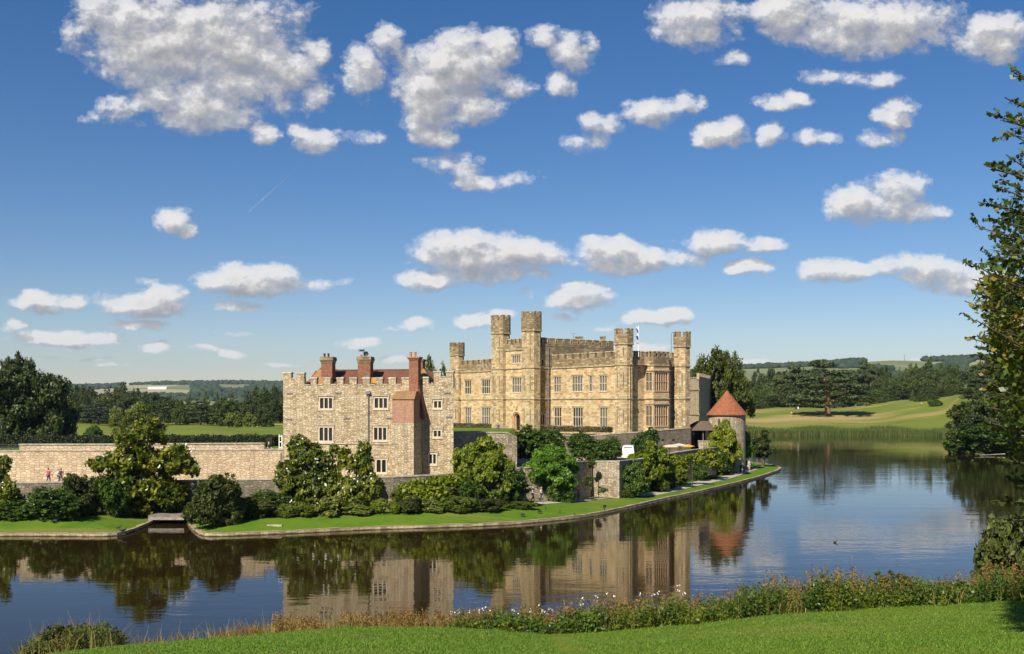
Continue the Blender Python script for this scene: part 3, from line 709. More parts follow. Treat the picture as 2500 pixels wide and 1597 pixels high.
# roof deck and back walls
mb = MB(); ring = [front.p(51,-.3,0), front.p(0,-.3,0), side.p(SH_,-.3,0)]
bl = Vector(front.p(51,0,0)[:2])+B_v*SH_; br_ = Vector(side.p(SH_,0,0)[:2])
mb.add([(x, y, ZU+.1) for x, y in (front.p(51,-.1,0)[:2], front.p(0,-.1,0)[:2], side.p(SH_,-.1,0)[:2], tuple(bl))], [(0,1,2,3)])
mb.build('roof_deck', M['roof_lead'], cs)
bk, bl_len = line(br_, bl, 1); mb = MB(); panel(mb, bk, 0, bl_len, 4, ZC+.6); lf, ll = line(bl, Vector(front.p(51,0,0)[:2]), 1); panel(mb, lf, 0, ll, 4, ZC+.6); mb.build('back_wall', M['ashlar'], cs)
# turrets
FR = math.atan2(-B_v.y, -B_v.x)-math.pi/8      # octagon side 0 faces the front normal
def sl4(zs=((8.8,11.0),(14.6,17.0),(19.6,20.9))): return [(k, a, b) for k in (0, 1, 2, 7) for a, b in zs if not (k in (0, 7) and a > 18)]
T1 = C0+A_*1.55+B_v*(.1)
turret(cs, T1, 1.5, ZG-2, 21.5, 24.0, (ZL, ZU), FR, slits=sl4(), label='octagonal turret at the near corner, right of the front', zw=ZU)
T2 = C0+B_v*11.75+A_*.1
turret(cs, T2, 1.42, ZG-2, 21.4, 23.9, (ZL, ZU), FR, slits=sl4(((8.8,11.0),(14.6,17.0))), label='octagonal turret at the far right corner', zw=ZU)
T0 = front.o+front.d*50.3+front.n*(.1)
turret(cs, T0, 1.4, ZG-2, 21.55, 24.1, (ZL, ZU), FR, slits=sl4(((8.8,11.0),(14.6,17.0))), label='octagonal turret at the far left end, seen over the rubble tower', zw=ZU)
# gate block
gb = Plane(C0-B_v*3.8, A_, -B_v)
TR_ = gb.o+gb.d*gb.u(1297.5); TL_ = gb.o+gb.d*gb.u(1222.5)
turret(cs, TR_, 1.70, ZG-2, 24.6, 27.9, (ZL, ZU), FR, slits=sl4(((8.8,11.0),(14.3,16.9),(19.4,21.6),(22.2,23.9))), label='tall octagonal gate turret, right of the arched door', zw=ZU)
turret(cs, TL_, 1.70, ZG-2, 24.6, 27.9, (ZL, ZU), FR, slits=sl4(((8.8,11.0),(14.3,16.9),(19.4,21.6),(22.2,23.9))), label='tall octagonal gate turret, left of the arched door', zw=ZU)
ua, ub = gb.u(1297.5)+1.2, gb.u(1222.5)-1.2
GW = front_windows(gb, [(1250,1271,867,887,4,'curtain'),(1250,1273.5,921.5,958.5,4,'curtain')])
du0, du1 = sorted((gb.u(1274), gb.u(1249.5))); dm = (du0+du1)/2; DW = .95
gm = MB(); panel(gm, gb, ua, ub, ZG-2, 21.5, GW+[(dm-DW, dm+DW, 7.2, 10.4)], rev=.9)
gm.build('gate_wall', M['ashlar'], cs)
for h in GW: window(cs, gb, h[0], h[1], h[2], h[3], 4, 2 if h[3]-h[2] > 2 else 1, 'frame', 'curtain', mull=.09, jamb=.09)
# doorway: stepped pointed arch, dark passage, door leaf folded back
dr = MB()
def arch(pl, mb, um, hw, zs, zt, w0, w1, th):
    pts = [(-hw, 7.2), (-hw, zs)]+[(-hw*math.cos(t), zs+(zt-zs)*math.sin(t)**.85) for t in np.linspace(.15, math.pi/2, 7)]
    pts = pts+[(-a, b) for a, b in reversed(pts[:-1])]
    cx_ = 0
    out = []
    for (a, b) in pts: out.append((a*(hw+th)/hw, b+(th if b > zs else 0)))
    for (p, q, r, s) in zip(pts, pts[1:], out[1:], out):
        mb.hexa([pl.p(um+p[0],w0,p[1]), pl.p(um+q[0],w0,q[1]), pl.p(um+r[0],w0,r[1]), pl.p(um+s[0],w0,s[1]), pl.p(um+p[0],w1,p[1]), pl.p(um+q[0],w1,q[1]), pl.p(um+r[0],w1,r[1]), pl.p(um+s[0],w1,s[1])])
arch(gb, dr, dm, DW*.98, 9.3, 10.25, -.35, -.02, .22); arch(gb, dr, dm, DW*.80, 9.2, 10.05, -.6, -.3, .22); arch(gb, dr, dm, DW*1.2, 9.3, 10.45, -.02, .12, .14)
M['door_stone'] = plain('orange_door_stone', (.50,.33,.19), .85, var=.2)
do = dr.build('doorway', M['door_stone'], cs)
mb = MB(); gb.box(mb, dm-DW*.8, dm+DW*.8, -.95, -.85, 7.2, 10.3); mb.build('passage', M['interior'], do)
mb = MB(); gb.box(mb, dm-DW*.82, dm-DW*.70, -.85, -.3, 7.2, 9.6); mb.build('door_leaf', M['brown_wood'], do)
tr = MB(); gb.box(tr, ua, ub, -.02, .14, ZL-.02, ZL+.18); gb.box(tr, ua, ub, -.02, .15, ZU-.02, ZU+.18); gb.box(tr, ua, ub, -.02, .18, 21.4, 21.6)
tr.prism(ngon_ring(*gb.p(dm,.12,0)[:2], .22, 8), 11.0, 11.5)
# side walls of the tall gate block, running right through the range
rs = Plane(C0+A_*20.3-B_v*3.6, B_v, -A_); ls = Plane(C0+A_*31.0-B_v*3.6, B_v, A_)
hR = [(.9, 2.1, 18.4, 19.8), (1.2, 2.2, 8.2, 10.2)]
gs = MB(); panel(gs, rs, 1.4, 18.3, ZG-2, 22.0, hR); panel(gs, ls, 1.4, 18.3, ZG-2, 22.0)
bkp = Plane(C0+A_*20.3+B_v*14.7, A_, B_v); panel(gs, bkp, 0, 10.7, ZG-2, 22.0)
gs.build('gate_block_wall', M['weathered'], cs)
for h in hR: window(cs, rs, h[0], h[1], h[2], h[3], 2, 1, 'frame', 'glass', hood=False)
rs.box(tr, 1.4, 3.4, -.02, .14, ZL-.02, ZL+.18); rs.box(tr, 1.4, 3.4, -.02, .14, ZU-.02, ZU+.18)
tr.build('string_course', M['castle_trim'], cs)
mb = MB(); mb.add([(x, y, 21.9) for x, y in (rs.p(1,0,0)[:2], rs.p(18.3,0,0)[:2], ls.p(18.3,0,0)[:2], ls.p(1,0,0)[:2])], [(0,1,2,3)]); mb.build('roof_deck', M['roof_lead'], cs)
battlement(cs, rs, 1.6, 18.2, 22.0, 22.45, 23.5, 1.2, .55); battlement(cs, ls, 1.6, 18.2, 22.0, 22.45, 23.5, 1.2, .55); battlement(cs, bkp, .5, 10.2, 22.0, 22.45, 23.5, 1.2, .55)
battlement(cs, gb, ua, ub, 21.6, 22.45, 23.5, .75, .5)
mb = MB(); mb.tube([Vector(rs.p(3.0,.12,7)), Vector(rs.p(3.0,.12,18)), Vector(rs.p(3.0,.12,21.8))], .07); mb.build('drainpipe', M['lead'], cs)
mb = MB(); mb.tube([Vector(side.p(10.6,-.2,18.3)), Vector(side.p(10.6,-.2,23.6)), Vector(side.p(10.9,-.2,23.9)), Vector(side.p(11.3,-.2,23.6))], .05); mb.build('pipe', M['lead'], cs)
# small chimney stacks on the leads behind
for (px, y0, y1, d, wd) in ((1414,824,842,190,1.4), (1472,824,842,190,.9)):
    mb = MB(); c = W(px, y0, d); mb.box(c.x-wd/2, c.x+wd/2, c.y-.4, c.y+.4, 21.9, c.z); mb.box(c.x-wd/2-.1, c.x+wd/2+.1, c.y-.5, c.y+.5, c.z+.002, c.z+.18); mb.build('chimney_stack', M['weathered'], cs)
# flagpole, aerial
c = W(1559, 860, 172)
fp = thing('flagpole', 'white flagpole with a limp blue and white flag on the castle roof', 'flagpole', (c.x, c.y, 18.2))
mb = MB(); mb.tube([(c.x,c.y,18.25),(c.x,c.y,25.1)], [.09,.05]); mb.build('pole', M['white_paint'], fp)
mf, nt, b = newmat('flag_cloth'); tcx = N(nt, 'ShaderNodeTexCoord').outputs['Object']; wv_ = N(nt, 'ShaderNodeTexWave'); wv_.inputs['Scale'].default_value = .55; wv_.bands_direction = 'DIAGONAL'; L(nt, tcx, wv_.inputs['Vector'])
L(nt, ramp(nt, wv_.outputs[0], [(.45,(.03,.05,.2)),(.55,(.75,.75,.78))], 'CONSTANT'), b.inputs['Base Color'])
mb = MB(); prev = None
for i in range(13):
    z = 24.9-i*.24; wdt = .18+.12*math.sin(i*1.1)+.1; row = [(c.x-.03-wdt*t+.0, c.y+.12*math.sin(t*7+i*.4)-.05, z) for t in (0,.35,.7,1)]
    if prev:
        for k in range(3): mb.quad(prev[k], prev[k+1], row[k+1], row[k])
    prev = row
mb.build('flag', mf, fp)
c = W(1400, 829, 192); an = thing('roof_aerial', 'thin metal roof aerial above the dark parapet', 'aerial', (c.x, c.y, 21.9))
mb = MB(); mb.tube([(c.x,c.y,21.95),(c.x,c.y,c.z+1.1)], .035); mb.build('mast', M['lead'], an)
mb = MB(); mb.tube([(c.x-.55,c.y,c.z+1.1),(c.x+.55,c.y,c.z+1.1)], .03)
for k in range(5): mb.tube([(c.x-.5+k*.25,c.y-.25,c.z+1.1),(c.x-.5+k*.25,c.y+.25,c.z+1.1)], .02)
mb.build('antenna_bar', M['lead'], an)

# ============================================================ THE RUBBLE TOWER HOUSE
gt = thing('gate_tower_house', 'square rubble stone tower house with brick chimneys and battlements beside the magnolias', 'tower house', (-16, 115, 4))
g_d = Vector((math.cos(R(12)), -math.sin(R(12)))); g_c = XY(900, 114)
tmp = Plane(g_c, g_d, Vector((-g_d.y, g_d.x))*-1)
g0 = tmp.o+tmp.d*tmp.u(691.5)
gf = Plane(g0, g_d, Vector((g_d.y, -g_d.x)))
if gf.n.y > 0: gf.n = -gf.n
GLn = gf.u(1107)
def gz(px, py, w=0): return gf.z(px, py, w)
GWN = front_windows(gf, [(778.5,814,969,1000,3,'glass'),(777.5,814,1041,1079,3,'glass'),(912,948,969,999,3,'glass'),(910.5,946,1041,1077,3,'glass'),(916.5,945,1119.5,1156,2,'glass'),
      (1057,1080,976.5,998.5,2,'glass'),(1056.5,1079,1048.5,1069,2,'glass'),(1045,1067,1106,1135,2,'glass')])
ZGB, ZGC, ZGT, ZGS = 3.6, 14.08, 14.88, 13.6
mb = MB(); panel(mb, gf, 0, GLn, ZGB, ZGC-.42, GWN, rev=.35)
back = [Vector(gf.p(0,0,0)[:2]), Vector(gf.p(GLn,0,0)[:2]), Vector((-8.3, 138)), Vector((-30.5, 140))]
gl, gll = line(back[3], back[0], -1); gr_, grl = line(back[1], back[2], -1); gk, gkl = line(back[2], back[3], -1)
for p_, l_ in ((gl, gll), (gr_, grl), (gk, gkl)): panel(mb, p_, 0, l_, ZGB, ZGC-.02)
mb.build('wall', M['rubble'], gt)
for h in GWN: window(gt, gf, h[0], h[1], h[2], h[3], h[4], 1, 'frame', 'glass', jamb=.14, mull=.13)
mb = MB(); mb.add([(p.x, p.y, ZGC-.25) for p in back], [(0,1,2,3)]); mb.build('roof_deck', M['roof_lead'], gt)
# ragged parapet following the photograph's merlons
a = MB(); c_ = MB()
def mer(x0, x1, yt, zc): 
    u0, u1 = gf.u(x0), gf.u(x1); merlon(a, c_, gf, u0, u1, zc, gz((x0+x1)/2, yt), -.5, .0, .08, .15)
zhi = gz(720, 925)
gf.box(a, 0, GLn, -.5, 0, ZGC-.42, ZGC-.019)
gf.box(a, 0, gf.u(743), -.5, 0, ZGC-.018, zhi); gf.box(a, gf.u(1058), GLn, -.5, 0, ZGC-.018, gz(1068, 936)); gf.box(a, gf.u(1076), GLn, -.5, 0, gz(1068, 936)+.001, gz(1083, 920.5))
for x0, x1, yt in ((691.5,711,908.8),(725,742.5,909.5)): mer(x0, x1, yt, zhi+.001)
for x0, x1 in ((758.5,773),(790,806.5),(822,838),(853.5,870.5),(885.5,902.5),(917,934),(948.5,966),(981,998)): mer(x0, x1, 921.3, ZGC-.018)
mer(1031.5, 1046, 920, ZGC-.018); mer(1059, 1076, 906, gz(1068, 936)+.002); mer(1089, 1106.5, 906, gz(1083, 920.5)+.002)
for x0, x1 in ((744,757),(775,788),(808,820.5),(840,852),(872.5,884),(904.5,915.5),(936,947),(968,979.5)): gf.box(c_, gf.u(x0), gf.u(x1), -.55, .06, ZGC-.016, ZGC+.09)
gf.box(c_, gf.u(711.6), gf.u(724.4), -.55, .06, zhi+.003, zhi+.11)
gf.box(c_, gf.u(1047), gf.u(1058), -.55, .06, ZGC-.016, ZGC+.09); gf.box(c_, gf.u(1076.6), gf.u(1088.4), -.55, .06, gz(1083, 920.5)+.003, gz(1083,920.5)+.11)
po = a.build('parapet', M['rubble'], gt); c_.build('coping', M['coping'], po)
battlement(gt, gl, .5, gll-.6, ZGC-.018, ZGC+.02, ZGT, .75, .7, w1=0, mat='rubble', trim='coping'); battlement(gt, gr_, .6, grl-.5, ZGC-.018, ZGC+.02, ZGT, .75, .7, w1=0, mat='rubble', trim='coping')
tr = MB(); gf.box(tr, gf.u(745), gf.u(957), -.02, .13, gz(850,1084.5), gz(850,1082)); tr.build('string_course', M['coping'], gt)
# buttress: rubble below, pale brick above, tiled cap; the flue climbs behind it
BP = 3.1; b0, b1 = gf.u(957, BP), gf.u(1010.3, BP)
zb1, zb2, zb3 = gf.z(984, 1033, BP), gf.z(984, 975, BP), gf.z(984, 956, BP-1.2)
mb = MB(); gf.box(mb, b0, b1, .0, BP, ZGB, zb1); bu = mb.build('buttress', M['rubble'], gt)
mb = MB(); gf.box(mb, b0+.02, b1-.02, .0, BP-.02, zb1+.002, zb2); mb.build('brick_stage', M['brick_pale'], bu)
mb = MB(); e = .1
mb.hexa([gf.p(b0-e,-.0,zb2+.002), gf.p(b1+e,-.0,zb2+.002), gf.p(b1+e,BP+e,zb2+.002), gf.p(b0-e,BP+e,zb2+.002), gf.p(b0+.1,-.0,zb3+.1), gf.p(b1-.1,-.0,zb3+.1), gf.p(b1-.1,BP-1.2,zb3), gf.p(b0+.1,BP-1.2,zb3)]); mb.build('cap', M['tile_lichen'], bu)
c0, c1 = gf.u(998.5, .9), gf.u(1021, .9)
mb = MB(); zt_ = gf.z(1010, 878, .9)
gf.box(mb, c0, c1, -.1, .9, zb3-2, zt_)
sh = [gf.p(c1+.0,.05,zb3-.2), gf.p(c1+.0,.85,zb3-.2)]
mb.hexa([gf.p(c1-.35,.02,zb1+.3), gf.p(c1+.75,.02,zb1+.6), gf.p(c1+.75,.8,zb1+.6), gf.p(c1-.35,.8,zb1+.3), gf.p(c1-.35,.02,zb3+1.0), gf.p(c1+.001,.02,zb3+.8), gf.p(c1+.001,.8,zb3+.8), gf.p(c1-.35,.8,zb3+1.0)])
ch = mb.build('chimney', M['brick'], gt); mb = MB()
gf.box(mb, c0-.1, c1+.1, -.2, 1.0, zt_+.002, zt_+.14); gf.box(mb, c0-.18, c1+.18, -.28, 1.08, zt_+.142, zt_+.3); mb.build('chimney_cap', M['tile_lichen'], ch)
M['terracotta'] = plain('terracotta', (.48,.17,.09), .8, var=.15)
def pot(x, y, z, r=.14, h=.55, mat='terracotta', par=None):
    mb = MB(); mb.prism(ngon_ring(x, y, r*1.15, 10), z, z+.1, ngon_ring(x, y, r, 10)); mb.prism(ngon_ring(x, y, r, 10), z+.1, z+h-.08); mb.prism(ngon_ring(x, y, r*1.2, 10), z+h-.078, z+h); mb.build('chimney_pot', M[mat], par)
for px in (1002.5, 1013.5): q = gf.p(gf.u(px, .4), .4, 0); pot(q[0], q[1], zt_+.3, .14, .55, par=ch)
# tiled roof behind the parapet: long ridge, two hipped gables
RW = -5.0
def gq(px, py, w): return gf.p(gf.u(px, w), w, gf.z(px, py, w))
zr = gf.z(900, 904, RW); ze = ZGC-.2; ul, ur = gf.u(771, RW), gf.u(1020, RW)
mb = MB()
mb.quad(gf.p(ul,-1.5,ze), gf.p(ur,-1.5,ze), gf.p(ur,RW,zr), gf.p(ul,RW,zr)); mb.quad(gf.p(ul,-8.5,ze), gf.p(ur,-8.5,ze), gf.p(ur,RW,zr), gf.p(ul,RW,zr))
gf.box(mb, ul+1.5, ur, RW-.1, RW+.1, zr-.02, zr+.1)
ro = mb.build('roof', M['tile'], gt)
mb = MB(); za = gf.z(771, 897, -1.4); u0_, um_, u1_ = gf.u(741, -1.4), gf.u(771, -1.4), gf.u(803, -1.4)
mb.quad(gf.p(u0_,-1.4,ze), gf.p(u1_,-1.4,ze), gf.p(um_,-2.6,za), gf.p(um_,-2.6,za+.001)); mb.quad(gf.p(u0_,-1.4,ze), gf.p(um_,-2.6,za), gf.p(um_,-8,za), gf.p(u0_,-8,ze)); mb.quad(gf.p(u1_,-1.4,ze), gf.p(um_,-2.6,za), gf.p(um_,-8,za), gf.p(u1_,-8,ze))
mb.build('hipped_roof', M['tile_lichen'], ro); mb = MB()
u0_, um_, u1_ = gf.u(1000, -1.4), gf.u(1026, -1.4), gf.u(1062, -1.4); za = gf.z(1026, 899, -2)
mb.quad(gf.p(u0_,-1.4,ze), gf.p(u1_,-1.4,ze), gf.p(um_,-2.6,za), gf.p(um_,-2.6,za+.001)); mb.quad(gf.p(u1_,-1.4,ze), gf.p(um_,-2.6,za), gf.p(um_,-8,za), gf.p(u1_,-8,ze)); mb.quad(gf.p(u0_,-1.4,ze), gf.p(um_,-2.6,za), gf.p(um_,-8,za), gf.p(u0_,-8,ze))
mb.build('hipped_roof', M['tile_lichen'], ro)
mb = MB(); gf.box(mb, gf.u(903,-1.2), gf.u(918,-1.2), -1.6, -1.2, ze-.1, gf.z(910, 921.5, -1.2)); M['hatch'] = plain('ochre_board', (.55,.25,.03), .6); mb.build('roof_hatch', M['hatch'], ro)
def brickstack(x0, x1, yt, ycap, w):
    mb = MB(); u0, u1 = gf.u(x0, w), gf.u(x1, w); z = gf.z((x0+x1)/2, ycap, w); zt = gf.z((x0+x1)/2, yt, w)
    gf.box(mb, u0, u1, w-1.0, w, ze-.3, z); ch = mb.build('chimney', M['brick'], gt); mb = MB()
    h = (zt-z)
    gf.box(mb, u0-.06, u1+.06, w-1.06, w+.06, z+.002, z+h*.35); gf.box(mb, u0-.14, u1+.14, w-1.14, w+.14, z+h*.352, z+h*.7); gf.box(mb, u0-.1, u1+.1, w-1.1, w+.1, z+h*.702, zt); mb.build('chimney_cap', M['weathered'], ch)
    return ch, u0, u1, zt
ch, u0, u1, zt = brickstack(784, 811, 871.5, 886, -2.0)
for px in (792.5, 802): q = gf.p(gf.u(px, -2.5), -2.5, 0); pot(q[0], q[1], zt, .11, .42, 'iron', ch)
mb = MB(); 
for k, z in enumerate((gf.z(815, 885.5, -2), gf.z(815, 892.5, -2))): mb.tube([gf.p(u1,-2.2,z), gf.p(u1+.3,-2.2,z)], .02, 5)
mb.build('bracket', M['iron'], ch)
ch, u0, u1, zt = brickstack(873.5, 904, 871, 886, -1.7)
q = gf.p(gf.u(882, -2.2), -2.2, 0); pot(q[0], q[1], zt, .13, .25, par=ch)
q = gf.p(gf.u(889, -2.2), -2.2, 0)
wvn = thing('weather_vane', 'black banner weather vane on the middle chimney', 'weather vane', (q[0], q[1], zt))
mb = MB(); mb.tube([(q[0],q[1],zt),(q[0],q[1],zt+.95)], .03, 6); mb.tube([(q[0]-.2,q[1],zt+.52),(q[0]+.3,q[1],zt+.52)], .02, 5); mb.build('spindle', M['iron'], wvn)
mb = MB(); mb.box(q[0]-.5, q[0]-.04, q[1]-.015, q[1]+.015, zt+.62, zt+.84); mb.box(q[0]-.62, q[0]-.5, q[1]-.015, q[1]+.015, zt+.76, zt+.84); mb.box(q[0]-.62, q[0]-.5, q[1]-.015, q[1]+.015, zt+.62, zt+.70); mb.build('banner', M['iron'], wvn)
q2 = gf.p(gf.u(893.5, -2.2), -2.2, 0)
def dish(name, x, y, z, r, mat, label, cat):
    t = thing(name, label, cat, (x, y, z)); mb = MB(); rings = []
    vs = []; 
    for i in range(5):
        rr = r*i/4
        for k in range(12): an = 2*math.pi*k/12; vs.append((x+rr*math.cos(an), y+.25*(i/4)**2*r*-1+.06, z+r*1.1+rr*math.sin(an)))
    mb.add(vs, [(i*12+k, i*12+(k+1) % 12, (i+1)*12+(k+1) % 12, (i+1)*12+k) for i in range(4) for k in range(12)]); mb.build('reflector', M[mat], t)
    mb = MB(); mb.tube([(x,y+.1,z),(x,y+.1,z+r*1.1)], .03, 6); mb.tube([(x,y+.05,z+r*1.1),(x,y-.3,z+r*1.1)], .015, 5); mb.build('arm', M['iron'], t)
dish('satellite_dish', q2[0], q2[1], zt, .3, 'iron', 'dark satellite dish beside the weather vane', 'satellite dish')
q3 = gf.p(gf.u(895.5, -.9), -.9, 0); dish('roof_dish', q3[0], q3[1], gf.z(895, 918, -.9)-.2, .24, 'lead', 'small grey dish in front of the middle chimney foot', 'satellite dish')
brickstack(1023, 1032, 877, 883, -3.5)
mb = MB(); pz = [(gf.u(900), z) for z in (4.0, 8.0, gz(900, 962))]
mb.tube([Vector(gf.p(u, .13, z)) for u, z in pz], .075); u = gf.u(900); gf.box(mb, u-.28, u+.28, .03, .35, gz(900,962), gz(900,957)); gf.box(mb, u-.18, u+.18, .03, .3, gz(900,957)+.001, gz(900,954.5))
mb.build('drainpipe', M['lead'], gt)
# rusted iron tie plates
for (px, py) in ((708,961),(826,960),(846,1022),(706,1024),(951,1021),(1092,960),(1096,1019)):
    u, z = gf.u(px), gz(px, py); mb = MB()
    for s in (-1, 1): mb.hexa([gf.p(u-.35*s,.0,z-.09), gf.p(u+.35*s,.0,z+.03), gf.p(u+.35*s,.07,z+.03), gf.p(u-.35*s,.07,z-.09), gf.p(u-.35*s,.0,z-.02), gf.p(u+.35*s,.0,z+.11), gf.p(u+.35*s,.07,z+.11), gf.p(u-.35*s,.07,z-.02)])
    mb.build('tie_plate', M['lead'], gt)

# ============================================================ ROUND TOWER, STABLE RANGE, SHED
c = W(1775, 1060, 176); rt = thing('round_tower', 'round stone tower with a red tiled cone roof by the water', 'round tower', (c.x, c.y, 1))
def roundring(x, y, r, n=40): return ngon_ring(x, y, r, n, 0)
mb = MB(); mb.prism(roundring(c.x, c.y, 3.12), .4, 10.2); mb.build('wall', M['flint'], rt)
mb = MB(); rng_ = [(3.5, 10.0), (3.47, 10.12), (2.45, 11.3), (1.3, 12.7), (.45, 13.75), (.0, 14.3)]; n = 40; vs = []
for r_, z_ in rng_: vs += [(c.x+r_*math.cos(2*math.pi*k/n), c.y+r_*math.sin(2*math.pi*k/n), z_) for k in range(n)]
mb.add(vs, [(i*n+k, i*n+(k+1) % n, (i+1)*n+(k+1) % n, (i+1)*n+k) for i in range(len(rng_)-1) for k in range(n)]); mb.build('roof', M['tile_red'], rt)
mb = MB(); u_ = Plane((c.x-3.1, c.y-2.0), (.8,-.6), (-.6,-.8)); u_.box(mb, -.1, 1.5, -.2, .55, 7.6, 9.4); mb.build('projecting_bay', M['flint'], rt)
# distant crenellated block between the castle and the round tower
a0, a1, a2 = XY(1689, 206), XY(1706.5, 200), XY(1746, 232)
st = thing('stable_block', 'small pale crenellated stone block half hidden behind the far right castle turret', 'building', (a1.x, a1.y, 2))
l1, n1_ = line(a0+(a0-a1).normalized()*6, a1, -1); l2, n2_ = line(a1, a2, -1)
zt_ = 12+62*200/2500
mb = MB(); panel(mb, l1, 0, n1_, 1, zt_); panel(mb, l2, 0, n2_, 1, zt_-.2)
bb = a2+Vector((-12, 2)); l3, n3_ = line(a2, bb, -1); panel(mb, l3, 0, n3_, 1, zt_); mb.build('wall', M['bailey'], st)
mb = MB(); l1.box(mb, 0, n1_, -.02, .12, 14.6, 14.8); l2.box(mb, 0, n2_, -.02, .12, 14.6, 14.8); l1.box(mb, 0, n1_, -.02, .12, 9.7, 9.9); l2.box(mb, 0, n2_, -.02, .12, 9.7, 9.9); mb.build('string_course', M['castle_trim'], st)
battlement(st, l2, .2, n2_-.2, zt_-.2, zt_+.1, zt_+1.0, .9, .8, mat='bailey')
battlement(st, l1, .2, n1_-1.8, zt_, zt_+.25, zt_+.26, .9, .5, mat='bailey', sills=False)
mb = MB(); mb.add([(p[0], p[1], zt_-.3) for p in (a0, a1, a2, bb)], [(0,1,2,3)]); mb.build('roof_deck', M['roof_lead'], st)
cc = XY(1740, 226); mb = MB(); mb.box(cc.x-.45, cc.x+.45, cc.y-.45, cc.y+.45, zt_-1, 12+85*226/2500); mb.k = 1; mb.box(cc.x-.55, cc.x+.55, cc.y-.55, cc.y+.55, 12+86*226/2500, 12+96*226/2500); mb.build('chimney', [M['flint'], M['weathered']], st)
# open shed with mossy tiled roof
sx0, sx1 = XY(1689, 171), XY(1736, 172)
sd_ = thing('open_shed', 'dark open shed under a mossy tiled roof beside the round tower', 'shed', (sx0.x, sx0.y, 4))
M['moss_tile'] = stone('moss_tile', [(.17,.11,.07),(.24,.15,.10),(.14,.10,.07)], (.08,.06,.04), .25, .2, stain_amt=.5, stain=(.20,.18,.10), rub=False)
zr_, ze_ = H-(1028-YH)*174/FPX, H-(1051-YH)*170/FPX
mb = MB(); mb.quad((sx0.x-.6,169.5,ze_), (sx1.x+.3,169.5,ze_), (sx1.x+.1,174,zr_), (sx0.x+1.4,174,zr_)); mb.quad((sx0.x-.6,169.5,ze_), (sx0.x+1.4,174,zr_), (sx0.x+1.4,176,zr_-.5), (sx0.x-.6,176,ze_)); mb.quad((sx0.x-.6,178.5,ze_), (sx1.x+.3,178.5,ze_), (sx1.x+.1,174,zr_), (sx0.x+1.4,174,zr_)); mb.build('roof', M['moss_tile'], sd_)
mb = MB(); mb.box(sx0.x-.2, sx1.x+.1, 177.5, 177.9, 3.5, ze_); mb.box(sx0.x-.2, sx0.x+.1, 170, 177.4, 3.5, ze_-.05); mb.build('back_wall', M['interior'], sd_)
mb = MB(); 
for x in (sx0.x+.1, (sx0.x+sx1.x)/2, sx1.x): mb.box(x-.1, x+.1, 170, 170.2, 3.5, ze_)
mb.build('post', M['brown_wood'], sd_)

# ============================================================ RETAINING WALLS
def wallrun(name, label, pts, mat, thick=.5, zbase=.4, cop=True, coping='coping', cat='wall', holes=None):
    """pts: (px, distance, row of the top)"""
    P = [(XY(p[0], p[1]), H-(p[2]-YH)*p[1]/FPX) for p in pts]
    t = thing(name, label, cat, (P[0][0].x, P[0][0].y, zbase)); a = MB(); c = MB()
    cs_ = [p[0] for p in P]
    nrm = []
    for i in range(len(cs_)):
        d = (cs_[min(i+1, len(cs_)-1)]-cs_[max(i-1, 0)]).normalized(); nrm.append(Vector((-d.y, d.x)))
    for i in range(len(P)-1):
        (p, z), (q, y) = P[i], P[i+1]; n1, n2 = nrm[i]*thick, nrm[i+1]*thick; k = .13
        a.hexa([(p.x,p.y,zbase),(q.x,q.y,zbase),(q.x+n2.x,q.y+n2.y,zbase),(p.x+n1.x,p.y+n1.y,zbase),(p.x,p.y,z-k),(q.x,q.y,y-k),(q.x+n2.x,q.y+n2.y,y-k),(p.x+n1.x,p.y+n1.y,z-k)])
        m1, m2 = nrm[i]*.07, nrm[i+1]*.07
        c.hexa([(p.x-m1.x,p.y-m1.y,z-k+.002),(q.x-m2.x,q.y-m2.y,y-k+.002),(q.x+n2.x+m2.x,q.y+n2.y+m2.y,y-k+.002),(p.x+n1.x+m1.x,p.y+n1.y+m1.y,z-k+.002),(p.x-m1.x,p.y-m1.y,z),(q.x-m2.x,q.y-m2.y,y),(q.x+n2.x+m2.x,q.y+n2.y+m2.y,y),(p.x+n1.x+m1.x,p.y+n1.y+m1.y,z)])
    a.build('masonry', M[mat], t); c.build('coping', M[coping], t); return t, P
W1a = [(-400,106,1177.5),(60,106,1177),(380,106.5,1173),(560,107,1170.5),(700,107,1168),(830,107,1165.5),(960,107,1163),(1040,108.5,1159.5),(1107,110,1156)]
W1b = [(1107,110,1155.8),(1180,113,1149),(1232,117,1143.6),(1282,117.5,1141)]
W1c = [(1282,117.5,1141),(1330,119,1136),(1392,120.5,1128),(1446,127,1125)]
W1d = [(1446,127,1125),(1512,124.5,1125),(1560,131,1121),(1600,138,1114),(1650,146,1104.5),(1700,154,1097),(1742,161,1093),(1755,166,1092)]
t, PA = wallrun('garden_wall', 'long weathered grey garden wall behind the shrubs, below the bailey wall and tower house', W1a, 'darkwall')
t, PB = wallrun('garden_wall', 'low stone wall below the seated couple, right of the tower house', W1b, 'flint')
t, PC = wallrun('garden_wall', 'stone retaining wall behind the light green tree, below the round dark bush', W1c, 'flint')
t, PD = wallrun('garden_wall', 'pale sunlit retaining wall below the white van, running on toward the round tower', W1d, 'flint')
W2a = [(1107.5,121.5,1056.5),(1190,122.5,1054.5),(1240,123,1055),(1262,123.5,1068)]
W2b = [(1262,150,1061),(1330,151,1061),(1370,152,1061),(1394,152,1061.5),(1404,156,1062),(1440,157,1063),(1480,157,1060),(1548,159,1055),(1603,160,1050.5),(1686,164,1043.7),(1689,169,1046)]
t, P2a = wallrun('terrace_wall', 'shaded stone terrace wall beside the tower house, below the castle lawn', W2a, 'flint', zbase=3.6)
t, P2b = wallrun('terrace_wall', 'dark high terrace wall under the castle, behind the round bushes and white van', W2b, 'darkwall', zbase=3.6)
